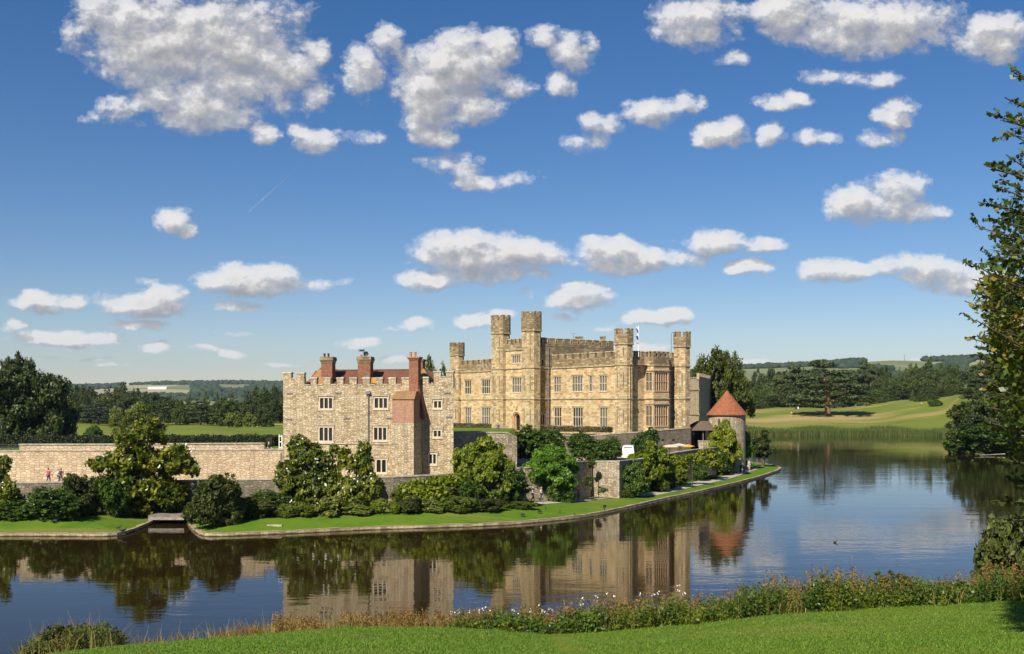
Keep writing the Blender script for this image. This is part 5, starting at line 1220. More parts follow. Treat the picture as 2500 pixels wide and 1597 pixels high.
plant('midoak2', 'broadleaf_tree', 'tree', 'small leafy treetop just left of the castle end turret', 1058, 1114, 892, 0, 238, z=.4, rot=2)
far_tree('darkoak1', 'broadleaf_tree', 'first of the two black trees on the skyline field', 1834, 1874, 902, 700)
far_tree('darkoak2', 'broadleaf_tree', 'second, taller of the two black trees on the skyline field', 1866, 1902, 899, 700)
# the great cedar on the golf meadow
gc = thing('great_cedar', 'great cedar with layered limbs alone on the golf meadow', 'cedar', (*XY(2020, 470), far_z(2020, 470)-.2)); gx, gy_, gzb = gc.location; kk = 470/FPX
bl = []
for (px, py, rx, ry) in ((1995,886,20,7),(1985,893,14,6),(2018,893,22,6),(2050,912,24,5),(2080,908,18,5),(2000,908,30,6),(1975,928,26,5),(1950,938,22,5),(1985,944,30,5),(2045,930,30,5),(2070,925,20,5),(2040,950,34,6),(2085,945,30,6),(2105,960,24,7),(1965,972,36,8),(1945,985,24,5),(1985,985,30,7),(1990,960,26,7),(2075,968,36,8),(2100,985,22,5),(1940,968,18,5)):
    rg_ = random.Random(px*7+py)
    for s in (-1, 1, 0): bl.append(((px-2020)*kk*(1 if s == 0 else .92), s*rx*kk*rg_.uniform(.6,1.4)+rg_.uniform(-2,2), H-(py+rg_.uniform(-3,3)-YH)*kk-gzb, rx*kk, rx*kk*.9, ry*kk*.7))
put(bpy.data.objects.new('crown', crown_mesh('great_cedar_crown', 9, bl, 980, 30, 1.0, .62, FM['cedar'], up=.9, flat=.55, low=-.6, fit=0)), gc)
seg = []
cz = lambda px, py, y=0: ((px-2020)*kk, y, H-(py-YH)*kk-gzb)
seg.append(([cz(2020,1012),cz(2020,990),cz(2016,965)], [1.5,1.15,.9])); seg.append(([cz(2016,970),cz(2012,940),cz(2014,910),cz(2010,890)], [.8,.6,.4,.15])); seg.append(([cz(2022,975),cz(2026,950),cz(2035,925,1),cz(2048,912,2)], [.7,.5,.3,.1])); seg.append(([cz(2026,985),cz(2045,972,-1),cz(2075,950,-3)], [.45,.3,.1])); seg.append(([cz(2014,980),cz(2000,965,2),cz(1975,945,4)], [.6,.4,.12])); seg.append(([cz(2018,962),cz(1990,950,-3),cz(1960,942,-5)], [.5,.3,.1]))
put(bpy.data.objects.new('trunk', limb_mesh('great_cedar_trunk', M['bark_red'], seg)), gc)
# wood at the left beyond the meadow, and at the right behind the golf meadow
KL = {'oak': ('broadleaf_tree','tree','mid green broadleaf tree in the wood'),'darkoak': ('broadleaf_tree','tree','dark broadleaf tree in the wood'),'midoak': ('broadleaf_tree','tree','brownish green broadleaf tree in the wood'),
      'cedar': ('cedar_tree','cedar','layered green cedar in the wood'),'cedarblue': ('blue_cedar','cedar','grey-blue cedar in the wood'),'pine': ('pine_tree','pine','tall flat-topped pine in the wood'),
      'spruce': ('conifer','conifer','pointed green conifer in the wood'),'spruced': ('conifer','conifer','pointed grey-green conifer in the wood'),'willow': ('willow_tree','willow','pale yellow-green willow in the wood')}
def wood(px, w, yt, d, key, side, rot=0, lab=None):
    base = key.rstrip('0123456789'); nm, ct, lb = KL[base]
    far_tree(key, nm, lab or lb+(' across the meadow left of the castle' if side < 0 else ' beyond the golf meadow on the right'), px-w/2, px+w/2, yt, d, group=None if lab else ('trees of the left wood' if side < 0 else 'trees of the right wood'), rot=rot, cat=ct)
r_ = random.Random(77)
# back rows left: skyline rows fall from left to right
top = [(120,940),(160,934),(210,950),(260,948),(300,936),(340,956),(380,962),(430,966),(500,962),(560,965),(620,952),(700,945),(900,950)]
for row, (d, dy, st_) in enumerate(((500,0,33),(465,14,36),(440,30,40))):
    px = 100+row*11
    while px < 790:
        w = r_.uniform(42, 62); yt = interp(top, px)+dy+r_.uniform(-7, 7); k = r_.choice(['oak0','oak1','darkoak0','darkoak1','darkoak2','midoak0','midoak1','oak2'] if row else ['darkoak0','darkoak1','oak1','spruced','darkoak2'])
        wood(px, w if 'spr' not in k else w*.6, yt, d+r_.uniform(-8, 8), k, -1, r_.uniform(0, 6)); px += st_*r_.uniform(.85, 1.15)
for (px, w, yt, d, k, lab) in ((296,44,934,450,'cedar','dark cedar breaking the skyline left of the quarry field'),(210,26,938,455,'spruce','narrow pointed conifer on the left skyline'),(168,36,1002,415,'willow','pale willow at the left end of the wood, next to the massive dark tree'),(240,80,978,412,'cedarblue','wide grey-blue cedar on the meadow edge at left'),(335,56,982,412,'willow','large pale yellow-green willow behind the big magnolia'),(285,34,994,408,'willow','smaller pale willow left of the large one'),
      (400,62,968,405,'cedar','layered cedar with a pale trunk right of the big magnolia'),(490,72,972,405,'cedar','broad layered cedar in the middle of the left wood'),(440,40,996,400,'oak1','rounded light green tree between the two layered cedars'),(570,44,1006,398,'willow','pale low tree right of the broad cedar'),(612,36,1008,398,'willow','pale low tree second from the tower house'),(550,70,972,425,'oak2','tall mid green tree behind the pale low trees'),(648,46,996,398,'darkoak2','dark low tree touching the edge of the tower house')):
    wood(px, w, yt, d, k, -1, px*.1, lab)
topR = [(1800,932),(1850,934),(1900,925),(1920,905),(1950,888),(1985,900),(2060,915),(2130,905),(2200,895),(2260,890),(2330,893),(2400,885),(2520,880),(2700,870)]
for row, (d, dy, st_) in enumerate(((640,0,34),(600,16,36),(565,34,38),(540,52,34))):
    px = 1796+row*9
    while px < 2640:
        q = (px-CX)/FPX; w = r_.uniform(42, 64); yt = interp(topR, px)+dy*(.8 if px < 1950 else 1)+r_.uniform(-6, 6); k = r_.choice(['oak0','oak1','oak2','darkoak0','darkoak1','midoak0','spruced' if px > 1950 else 'oak1','darkoak2'])
        wood(px, w*(.62 if 'spr' in k else 1), yt, d+r_.uniform(-8, 8), k, 1, r_.uniform(0, 6)); px += st_*r_.uniform(.85, 1.15)
for (px, w, yt, d, k, lab) in ((1934,62,892,560,'pine','cluster pine left of the great cedar, tallest of that edge'),(1905,44,915,548,'pine','lower pine left of the great cedar'),(1968,50,905,555,'pine','red-trunked pine just behind the left limbs of the great cedar'),(2112,42,880,590,'pine','tall flat-topped pine on the skyline right of the great cedar'),(2126,30,898,585,'pine','lower companion of the tall skyline pine'),
      (2250,34,948,500,'spruce','left of the two small round conifers by the golf hummock'),(2277,30,942,505,'spruce','right of the two small round conifers by the golf hummock'),(2322,32,938,520,'spruce','small conifer behind the dry hummock'),(2150,30,950,530,'spruce','small pointed conifer in front of the right wood'),(2228,16,952,510,'spruced','very narrow young conifer left of the two small round conifers'),(2268,26,872,640,'oak0','round tree on the skyline, above the right wood')):
    wood(px, w, yt, d, k, 1, px*.1, lab)
plant('bush1', 'shrub', 'bush', 'round dark bush alone on the golf meadow at the right', 2270, 2302, 975, 0, 470, z=far_z(2286,470)-.3, cname='foliage', tname='stem')
# right-hand clump over the lake
for (k, x0, x1, yt, d, lab, n_, z) in (('bigdark',2330,2560,940,252,'big dark tree mass overhanging the water at the right',  'broadleaf_tree', .2),('darkoak1',2318,2420,990,250,'lower left part tree of the right clump leaning to the lake','broadleaf_tree',.1),('bush0',2312,2440,1035,246,'broad bush at the water edge below the right clump','shrub',-.1),('bush1',2400,2540,1040,244,'dark bush at the water edge by the right margin','shrub',-.1),('cedar',2350,2440,846,330,'layered conifer rising behind the right clump','cedar_tree',8),('bigoak',2430,2620,880,268,'tall tree at the back of the right clump','broadleaf_tree',1),('olive0',2306,2352,1050,247,'brownish waterside bush at the left foot of the right clump','shrub',-.1)):
    plant(k, n_, 'tree' if n_ != 'shrub' else 'bush', lab, x0, x1, yt, 0, d, z=z, rot=x0*.3, cname='crown' if n_ != 'shrub' else 'foliage')
# reeds on the far shore
def blades(name, P, hgt, wid, mat, label, cat, seed, lean=.25, tintmu=.45, parent=None):
    rg = np.random.default_rng(seed); n = len(P); h = hgt*rg.uniform(.6, 1.15, n); a = rg.uniform(0, 6.28, n); w = wid*rg.uniform(.7, 1.3, n)
    dx, dy = np.cos(a)*w/2, np.sin(a)*w/2; lx, ly = rg.normal(0, lean, n)*h, rg.normal(0, lean, n)*h
    V = np.zeros((n, 6, 3)); 
    for i, (s, t, ww) in enumerate(((-1,0,1),(1,0,1),(1,.55,.8),(-1,.55,.8),(.15,1,1),(-.15,1,1))):
        V[:, i, 0] = P[:, 0]+dx*s*ww+lx*t*t; V[:, i, 1] = P[:, 1]+dy*s*ww+ly*t*t; V[:, i, 2] = P[:, 2]+h*t*(1-.12*t*abs(lean))
    b = np.arange(n)[:, None]*6; F = np.concatenate([b+np.array([0,1,2,3]), b+np.array([3,2,4,5])]); T = np.clip(rg.normal(tintmu, .2, n), 0, 1)
    o = np_mesh(name, V.reshape(-1, 3), F, mat, tint=np.concatenate([T, T]))
    return tag(o, label, cat, kind='stuff')
rg = np.random.default_rng(8)
def reedline(x0, x1, n, off=(.0, 7)):
    q = (rg.uniform(x0, x1, n)-CX)/FPX; o = rg.uniform(off[0], off[1], n); d = np.array([interp(SH, a) for a in q])+o-1.5+1.2*np.sin(q*90)
    z = np.array([far_h(a, b) for a, b in zip(q, d)]); return np.stack([q*d, d, np.maximum(z, -.2)], 1)
blades('reed_bed', reedline(1800, 2315, 26000), 2.5, .16, FM['reed'], 'long green reed bed along the far shore of the lake', 'reeds', 3, .12)
P = reedline(1760, 1960, 5000); blades('dry_reed_fringe', P, 1.5, .15, FM['rust'], 'brown dry reed fringe at the far shore near the round tower', 'reeds', 4, .15)

# ---- near bank vegetation
BH = [(-200,.5),(60,.25),(100,.75),(200,.95),(260,.8),(300,.22),(400,.20),(600,.26),(680,.4),(760,.24),(860,.28),(1000,.28),(1100,.28),(1180,.5),(1250,.5),(1300,.55),(1500,.8),(1600,.85),(1750,.95),(1900,1.1),(2000,1.05),(2200,.95),(2400,1.0),(2600,1.0)]
def wob(x, s): return (np.sin(x*.031+s)+np.sin(x*.0123+2.1*s)+np.sin(x*.073+.7*s)*.7+np.sin(x*.19+s*3)*.4)/3.1
def bankpts(n, x0, x1, y0=31.9, y1=36.5, seed=1, pw=1.0):
    rg = np.random.default_rng(seed); px = rg.uniform(x0, x1, n); Y = y0+(y1-y0)*rg.random(n)**pw+.45*wob(px*1.7, 3)
    X = (px-CX)*Y/FPX; Z = np.array([near_h(a, b) for a, b in zip(X, Y)]); h = np.interp(px, [b[0] for b in BH], [b[1] for b in BH])*(1+.38*wob(px, 1))
    return np.stack([X, Y, Z-.03], 1), h, px
GRM = {'a': FM['straw'], 'b': FM['rust'], 'c': FM['weed']}
P, h, px = bankpts(34000, 40, 2700, seed=2); d_ = P[:, 1]-32; hh = h*(.45+.75*rg.random(len(h)))+np.maximum(d_, 0)*.26
keep = rg.random(len(P)) < np.interp(px, [0,300,700,1080,1200,1500,2700], [.3,.10,.12,.25,.45,.5,.5])*(.55+.6*wob(px, 5)); blades('tall_grass', P[keep], hh[keep]*np.interp(px[keep], [1100, 1300], [1, .68]), .02, FM['straw'], 'long yellow-green grass and sedge along the near bank', 'grass', 5, .28)
P, h, px = bankpts(30000, 40, 2700, y0=32.6, y1=36.5, seed=3); hh = h*(.5+.75*rg.random(len(h)))+(P[:, 1]-32)*.26
keep = rg.random(len(P)) < np.interp(px, [0,300,1080,1250,2700], [.35,.30,.42,.75,.75])*np.clip(.6+1.3*wob(px, 9), 0, 1.4); blades('rusty_sedge', P[keep], hh[keep]*np.interp(px[keep], [1100, 1300], [.8, .66]), .03, FM['rust'], 'reddish brown seeding weeds behind the grass of the near bank', 'weeds', 6, .3, .5)
P, h, px = bankpts(9000, 1900, 2420, y0=33.5, y1=37, seed=33); hh = h*(.8+.6*rg.random(len(h)))+(P[:, 1]-32)*.26
keep = (px > 2215) | (rg.random(len(P)) < .25); blades('sedge_leaves', P[keep], hh[keep]*.72, .04, FM['weed'], 'arching green sedge blades left of the lower right corner bush', 'grass', 34, .35, .5)
def leafy(name, n, x0, x1, y0, y1, mat, leaf, seed, label, ph=0, thr=-.2, hm=.85, tmu=.42, per=22, sp=.16):
    P, h, px = bankpts(n//per, x0, x1, y0, y1, seed); rg = np.random.default_rng(seed); k = wob(px, ph) > thr; P, h = P[k], h[k]; m = len(P)*per
    ci = np.repeat(np.arange(len(P)), per); top = h*rg.uniform(.35, 1.1, len(P)); f = rg.random(m)**.8
    P2 = P[ci]+rg.normal(0, sp, (m, 3))*np.array([1, .8, 0])*(1.1-.6*f[:, None]); P2[:, 2] = P[ci][:, 2]+f*(top[ci]*hm+np.maximum(P[ci][:, 1]-32, 0)*.26)+rg.normal(0, .03, m)
    cm = rg.normal(tmu, .17, len(P)); V, F = leaves(rg, P2, leaf, 1.9, .3); return tag(np_mesh(name, V, F, mat, tint=np.clip(cm[ci]+rg.normal(0, .1, m), 0, 1)), label, 'weeds', kind='stuff')
leafy('bank_weeds', 52000, 1100, 2700, 31.9, 35.2, FM['weed'], .055, 11, 'green leafy weeds and nettles crowding the right half of the near bank', 0, -.35)
leafy('bramble_patch', 34000, 1180, 2700, 31.9, 34.2, FM['bush'], .065, 12, 'dark bramble leaves low in the near bank growth', 2, -.05, .7)
leafy('dock_seed_heads', 64000, 620, 2700, 32.6, 35.8, FM['rust'], .04, 14, 'rusty brown dock seed heads among the near bank weeds', 4, -.3, 1.1, .5, 26, .05)
leafy('yellow_weeds', 22000, 1150, 2700, 31.8, 34.0, FM['yellowgreen'], .06, 17, 'yellow-green low leaves at the front edge of the near bank weeds', 6, .05, .55)
leafy('bank_scrub', 9000, 60, 300, 32.5, 35, FM['olive'], .05, 13, 'olive scrub on the bank in the lower left corner', 0, -9)
rg = np.random.default_rng(15)
P, h, px = bankpts(26, 1090, 1680, 32.4, 34.5, seed=16); Vs = []; Fs = []
for i in range(len(P)):
    c = P[i]+np.array([0, 0, h[i]*1.0+(P[i][1]-32)*.26+rg.uniform(-.1,.2)])
    for q in range(3): Vs.append(IV*rg.uniform(.012,.024)+c+rg.normal(0, .03, 3)); Fs.append(IF+len(IV)*len(Fs))
tag(np_mesh('thistle_fluff', np.concatenate(Vs), np.concatenate(Fs), M['blossom']), 'pale thistledown heads among the bank weeds', 'flowers', kind='stuff')
# short grass blades over the visible near lawn
rg = np.random.default_rng(21); n = 140000; Y = rg.uniform(17.5, 32.6, n); px = rg.uniform(0, 2560, n); X = (px-CX)*Y/FPX
P = np.stack([X, Y, np.array([near_h(a, b) for a, b in zip(X, Y)])-.01], 1); blades('mown_grass', P, np.full(n, .055), .02, foliage_mat('mown_blade', (.07,.15,.012), (.13,.23,.02), (.25,.33,.06), .7, .3), 'short mown grass blades over the foreground lawn', 'grass', 22, .5)
plant('olive0', 'shrub', 'bush', 'dark feathery bush at the lower right corner beside the lake', 2385, 2560, 1256, 0, 38, z=near_h((2470-CX)*38/FPX, 38)-.2, rot=1, cname='foliage', tname='stem')
plant('olive1', 'shrub', 'bush', 'brown-green bush standing out of the bank weeds, left of the lower right corner', 2078, 2228, 1404, 0, 34.6, z=near_h((2150-CX)*34.6/FPX, 34.6)-.25, rot=2, cname='foliage', tname='stem')
plant('olive0', 'shrub', 'bush', 'brownish bush on the bank in the lower left corner', 105, 215, 1525, 0, 34, z=near_h((160-CX)*34/FPX, 34)-.1, rot=.6, cname='foliage', tname='stem')

# ---- the beech whose boughs enter from the right margin
bt = thing('beech_tree', 'close beech boughs with yellowing leaves hanging in from the right margin', 'tree', (13.6, 20.0, near_h(13.6, 20)))
PROF = [(150,2515),(185,2470),(240,2460),(280,2405),(330,2450),(385,2455),(410,2408),(460,2420),(500,2386),(540,2410),(565,2388),(620,2395),(650,2362),(690,2368),(740,2358),(790,2375),(830,2372),(870,2385),(900,2400),(950,2410),(1000,2400),(1040,2420),(1085,2440),(1130,2452),(1180,2450),(1235,2440),(1275,2470)]
rg = random.Random(4); tm_ = MB(); LP = []; bx_, by_, bz_ = bt.location
tm_.tube([(0,0,-.2),(.1,0,3),(0,.1,7),(.1,0,11),(0,0,15)], [.45,.36,.28,.18,.06], 9)
def bough(px, py, d, reach_x=13.6):
    tip = W(px, py, d); z0 = max(8, tip.z-rg.uniform(.2, 1.6)) - 0
    st = Vector((reach_x, 20, max(bz_+1.5, tip.z-rg.uniform(1.6, 3.6)))); pts = []
    for i in range(9):
        t = i/8; p = st.lerp(tip, t); p.z += .35*math.sin(t*3.0)+(.0); p.y += .12*math.sin(t*5+px); pts.append(p)
    tm_.tube([(p.x-bx_, p.y-by_, p.z-bz_) for p in pts], [.042*(1-t/9)+.005 for t in range(9)], 5)
    for i in range(2, 9):
        for s in (0, 1):
            t = (i+rg.random()*.9)/9; b0 = st.lerp(tip, t); b0.z += .35*math.sin(t*3.0); 
            L_ = rg.uniform(.25, .8)*(1.15-t*.75); dr = Vector((-rg.uniform(.4, 1), rg.uniform(-.6, .6), rg.uniform(-.45, .75))).normalized()
            b1 = b0+dr*L_; tm_.tube([(q.x-bx_, q.y-by_, q.z-bz_) for q in (b0, (b0+b1)/2+Vector((0,0,.03)), b1)], [.012,.008,.003], 4)
            m = int(L_/.042)+2
            for k in range(m): q = b0.lerp(b1, (k+.7)/m); LP.append((q.x+rg.uniform(-.02,.02), q.y+rg.uniform(-.04,.04), q.z+rg.uniform(-.03,.03)))
    for k in range(26): t = .45+.55*k/26; q = st.lerp(tip, t); q.z += .35*math.sin(t*3.0); LP.append((q.x, q.y+rg.uniform(-.05,.05), q.z+rg.uniform(-.04,.05)))
for (py, px) in PROF:
    bough(px, py, rg.uniform(17.5, 20.5))
    if 520 < py < 1100:
        for k in range(2): bough(px+rg.uniform(25, 95), py+rg.uniform(-30, 30), rg.uniform(17, 22.5))
    else: bough(px+rg.uniform(25, 60), py+rg.uniform(-15, 25), rg.uniform(18, 20))
for k in range(22): bough(rg.uniform(2420, 2510), rg.uniform(600, 1080), rg.uniform(17, 23))
for k in range(1500):
    py = rg.gauss(840, 160); e = float(np.interp(py, [p[0] for p in PROF], [p[1] for p in PROF]))
    if not 480 < py < 1180: continue
    c = W(e+45+abs(rg.gauss(0, 90)), py, rg.uniform(18, 23.5))
    for q in range(5): LP.append((c.x+rg.gauss(0,.10), c.y+rg.gauss(0,.12), c.z+rg.gauss(0,.08)))
# the rest of the crown, outside the frame, so that the tree is whole
for k in range(46):
    z = 8.5+k*.26; a = k*2.4; R_ = float(np.interp(z, [7, 12, 17, 20.5], [3.0, 3.5, 2.2, .6])); tip = Vector((13.6+R_*math.cos(a), 20+R_*math.sin(a), z+.8))
    if CX+FPX*tip.x/tip.y < 2560: continue
    st = Vector((13.6, 20, z-1.2)); tm_.tube([(q.x-bx_, q.y-by_, q.z-bz_) for q in (st, st.lerp(tip, .5)+Vector((0,0,.2)), tip)], [.05,.03,.008], 5)
for k in range(3600):
    z = rg.uniform(8, 21.5); R_ = float(np.interp(z, [7, 12, 17, 21.5], [3.2, 3.8, 2.4, .4])); a = rg.uniform(0, 6.283); r = R_*rg.uniform(.25, 1)**.6
    x, y = 13.6+r*math.cos(a), 20+r*math.sin(a)
    if CX+FPX*x/y < 2540: continue
    for q in range(6): LP.append((x+rg.gauss(0,.14), y+rg.gauss(0,.14), z+rg.gauss(0,.10)))
tm_.build('trunk', M['bark'], bt, local=True)
LP = np.array(LP)-np.array([bx_, by_, bz_]); nrg = np.random.default_rng(3); V, F = leaves(nrg, LP, .078, 1.5, .1)
np_mesh('leaves', V, F, FM['beech'], bt, tint=np.clip(nrg.normal(.40, .2, len(LP))+.25*np.sin(LP[:, 2]*1.1+LP[:, 0]), 0, 1))
# ------------------------------------------------------------ people and small things
def skin_obj(name, V, E, Rr, mat, parent, root=0, sub=1):
    me = bpy.data.meshes.new(name+'_sk'); me.from_pydata([tuple(v) for v in V], E, []); o = bpy.data.objects.new(name+'_sk', me); col.objects.link(o)
    m = o.modifiers.new('s', 'SKIN'); m.use_smooth_shade = True
    for i, r in enumerate(Rr): me.skin_vertices[0].data[i].radius = r if isinstance(r, tuple) else (r, r)
    me.skin_vertices[0].data[root].use_root = True
    if sub: q = o.modifiers.new('d', 'SUBSURF'); q.levels = sub; q.render_levels = sub
    dg = bpy.context.evaluated_depsgraph_get(); ev = o.evaluated_get(dg); nm = bpy.data.meshes.new_from_object(ev); bpy.data.objects.remove(o)
    nm.materials.clear(); nm.materials.append(mat); return put(bpy.data.objects.new(name, nm), parent)
CM = {}
def cloth(c):
    if c not in CM: CM[c] = plain('cloth_%d' % len(CM), c, .85, var=.08, scale=8)
    return CM[c]
SKIN = plain('skin', (.52,.32,.23), .55, var=.04)
HAIR = {k: plain('hair_'+k, c, .7, var=.2, scale=30) for k, c in (('brown',(.07,.04,.02)),('blond',(.35,.24,.11)),('grey',(.35,.34,.33)))}
def person(x, y, z, head, label, top, bottom, hair='brown', h=1.72, pose='walk', arm=(.1,.1), skirt=False, bare_legs=False, group=None):
    t = thing('person', label, 'person', (x, y, z), R(head), group); k = h/1.75; t.scale = (k, k, k)
    # joints: facing -Y
    if pose == 'sit': zp = .48; legs = [[(s*.09,0,zp),(s*.11,-.44,zp+.02),(s*.11,-.50,.08),(s*.11,-.66,.03)] for s in (-1,1)]
    elif pose == 'walk': zp = .93; legs = [[(-.09,0,zp),(-.10,-.14,.50),(-.10,-.20,.08),(-.10,-.36,.03)], [(.09,0,zp),(.10,.02,.49),(.10,.24,.12),(.10,.12,.03)]]
    else: zp = .93; legs = [[(s*.09,0,zp),(s*.11,-.02,.49),(s*.12,.01,.08),(s*.13,-.15,.03)] for s in (-1,1)]
    o = zp-.93; lean = -.06 if pose == 'sit' else -.02
    torso = [(0,0,zp),(0,lean*.3,1.13+o),(0,lean,1.33+o),(0,lean,1.47+o)]
    V = list(torso); E = [(0,1),(1,2),(2,3)]; Rr = [(.15,.11),(.13,.10),(.165,.11),(.06,.06)]
    V += [(0,lean-.01,1.53+o),(0,lean-.02,1.63+o),(0,lean-.01,1.72+o)]; E += [(3,4),(4,5),(5,6)]; Rr += [.055,(.078,.092),(.06,.07)]
    V += [(0,lean-.125,1.615+o)]; E += [(5,7)]; Rr += [.014]      # nose
    for s in (-1, 1): V.append((s*.085,lean,1.62+o)); E.append((5,len(V)-1)); Rr.append(.016)   # ears
    lv = []
    for lg in legs:
        b = len(V); V += lg[0:]; E += [(0,b),(b,b+1),(b+1,b+2),(b+2,b+3)]; Rr += [.085,.058,.040,(.042,.03)]; lv.append(b)
    sleeves = []
    for s, a in zip((-1, 1), arm):       # a: forward reach of the hand
        sh = (s*.19,lean,1.40+o); el = (s*.25,lean-.10*a*3,1.13+o); wr = (s*.24,lean-.22-.3*a if a else lean,.93+o+a*.5); b = len(V)
        V += [sh,el,wr]; E += [(2,b),(b,b+1),(b+1,b+2)]; Rr += [.052,.040,.026]; sleeves.append((sh,el))
        w = Vector(wr); d = (w-Vector(el)).normalized(); pm = w+d*.06; pb = len(V); V.append(tuple(pm)); E.append((b+2,pb)); Rr.append((.036,.018))
        sd2 = Vector((0,1,0)).cross(d).normalized() if abs(d.y) < .9 else Vector((1,0,0)); fw_ = d.cross(sd2).normalized()
        for i, ln in enumerate((.065,.078,.072,.055)):
            q = pm+d*.03+fw_*((i-1.5)*.019); e1 = q+d*ln*.55; e2 = e1+(d*.8+sd2*-s*.5).normalized()*ln*.5; n0 = len(V); V += [tuple(q),tuple(e1),tuple(e2)]; E += [(pb,n0),(n0,n0+1),(n0+1,n0+2)]; Rr += [.009,.008,.007]
        q = w+d*.03+fw_*-.03; e1 = q+(d*.5-fw_*.9).normalized()*.045; n0 = len(V); V += [tuple(q),tuple(e1)]; E += [(pb,n0),(n0,n0+1)]; Rr += [.011,.009]
    skin_obj('person_body', V, E, Rr, SKIN, t)
    Vs = [(0,0,zp-.05),torso[1],torso[2],(0,lean,1.43+o)]; Es = [(0,1),(1,2),(2,3)]; Rs = [(.165,.125),(.145,.115),(.18,.125),(.085,.08)]
    for (sh, el) in sleeves: b = len(Vs); Vs += [sh, tuple(Vector(sh).lerp(Vector(el), .8))]; Es += [(2,b),(b,b+1)]; Rs += [.068,.058]
    skin_obj('shirt', Vs, Es, Rs, cloth(top), t)
    Vt = [(0,0,zp+.02)]; Et = []; Rt = [(.155,.12)]
    for lg in legs:
        b = len(Vt); end = Vector(lg[1]).lerp(Vector(lg[0]), .25) if bare_legs else Vector(lg[2])+Vector((0,0,.05)); mid = [] if bare_legs else [lg[1]]
        Vt += [lg[0]]+mid+[tuple(end)]; n = 2+len(mid); Et += [(0,b)]+[(b+i,b+i+1) for i in range(n-1)]; Rt += [.098]+[.075]*len(mid)+([.085] if bare_legs else [.058])
    skin_obj('shorts' if bare_legs else 'trousers', Vt, Et, Rt, cloth(bottom), t)
    mb = MB(); hv = []      # hair cap
    c = Vector((0, lean+.008, 1.655+o)); rows = [(0,.108),(.5,.10),(1.0,.068),(1.45,.012)]
    ring = []
    for a, rr in [(-.75,.092)]+rows:
        for q in range(12):
            an = 2*math.pi*q/12; yy_ = math.sin(an); zz = math.sin(a)*.105+ (.05 if (a < 0 and yy_ < -.3) else 0); ring.append((c.x+rr*.86*math.cos(an), c.y+rr*1.02*yy_, c.z+zz))
    mb.add(ring, [(i*12+q, i*12+(q+1) % 12, (i+1)*12+(q+1) % 12, (i+1)*12+q) for i in range(4) for q in range(12)]); mb.build('hair', HAIR[hair], t, local=True, smooth=True)
    mb = MB()
    for lg in legs:
        a = Vector(lg[2]); mb.hexa([(a.x-.045,a.y-.19,0),(a.x+.045,a.y-.19,0),(a.x+.045,a.y+.07,0),(a.x-.045,a.y+.07,0),(a.x-.035,a.y-.17,.06),(a.x+.035,a.y-.17,.06),(a.x+.04,a.y+.06,.10),(a.x-.04,a.y+.06,.10)])
    mb.build('shoes', cloth((.05,.045,.04)), t, local=True)
    return t
def onlawn(px, py): x, y, z = onl(px, py); return x, y, z+.02
WW = lambda px, d, z: ((px-CX)*d/FPX, d, z)
x, y, z = onlawn(1301, 1225.5); person(x, y, z, 70, 'visitor in a pale top and dark trousers walking left under the light green tree', (.55,.55,.60), (.03,.035,.06), 'grey')
x, y, z = onlawn(1322, 1226); person(x, y, z, -110, 'visitor in a white and blue top walking in the shade under the light green tree', (.62,.66,.70), (.04,.05,.10), 'blond')
x, y, z = onlawn(1399, 1222.5); person(x, y, z, 20, 'small child in a red top holding a hand on the path', (.65,.04,.04), (.05,.05,.06), 'brown', 1.1, 'stand', (0,.5))
x, y, z = onlawn(1412, 1223); person(x, y, z, 185, 'adult with a dark red waistcoat and jeans walking beside the small child', (.12,.03,.04), (.07,.10,.17), 'brown', 1.76, 'walk', (.2,0))
x, y, z = WW(1246, 118.5, 4.65); wz = H-(1142.5-YH)*117.3/FPX
person((1247-CX)*117.4/FPX, 117.35, wz-.46, -15, 'seated visitor in white perched on the low wall', (.78,.78,.80), (.60,.60,.66), 'brown', 1.7, 'sit', (.2,.2))
person((1234-CX)*117.2/FPX, 117.15, wz-.58, 30, 'seated visitor with bare legs leaning beside the one in white', (.70,.40,.36), (.55,.50,.45), 'brown', 1.6, 'sit', (.2,.1), bare_legs=True)
person(*WW(118, 110, 3.35), 160, 'visitor in a red top with a rucksack at the foot of the bailey wall', (.60,.05,.07), (.10,.08,.20), 'brown', 1.72, 'walk')
person(*WW(143.5, 110.3, 3.35), 80, 'visitor in a light blue shirt bending left of the red one, by the bailey wall', (.45,.62,.72), (.06,.10,.14), 'brown', 1.6, 'walk')
person(*WW(149, 110.6, 3.35), 200, 'visitor in a pink top close behind the one in light blue', (.62,.22,.24), (.35,.14,.16), 'brown', 1.66, 'stand')
# group at the island tip
for (px, py, hd, top, bot, hr, h, lab) in ((1808,1157,20,(.03,.03,.04),(.02,.02,.03),'brown',1.75,'visitor all in black at the left of the island tip group'),(1817,1158,-30,(.30,.05,.06),(.05,.05,.10),'brown',1.6,'visitor in a dark red top in the middle of the island tip group'),(1825,1157,10,(.55,.60,.70),(.20,.27,.40),'blond',1.7,'visitor in pale blue at the right of the island tip group'),(1829,1149,200,(.72,.52,.44),(.55,.42,.36),'blond',1.82,'tall visitor in a flesh-pink shirt behind the island tip group'),(1812,1158.5,90,(.60,.62,.66),(.05,.05,.06),'grey',1.25,'child with a white top crouched among the island tip group')):
    x, y, z = onlawn(px, py); person(x, y, z, hd, lab, top, bot, hr, h, 'stand', (.1,.2))
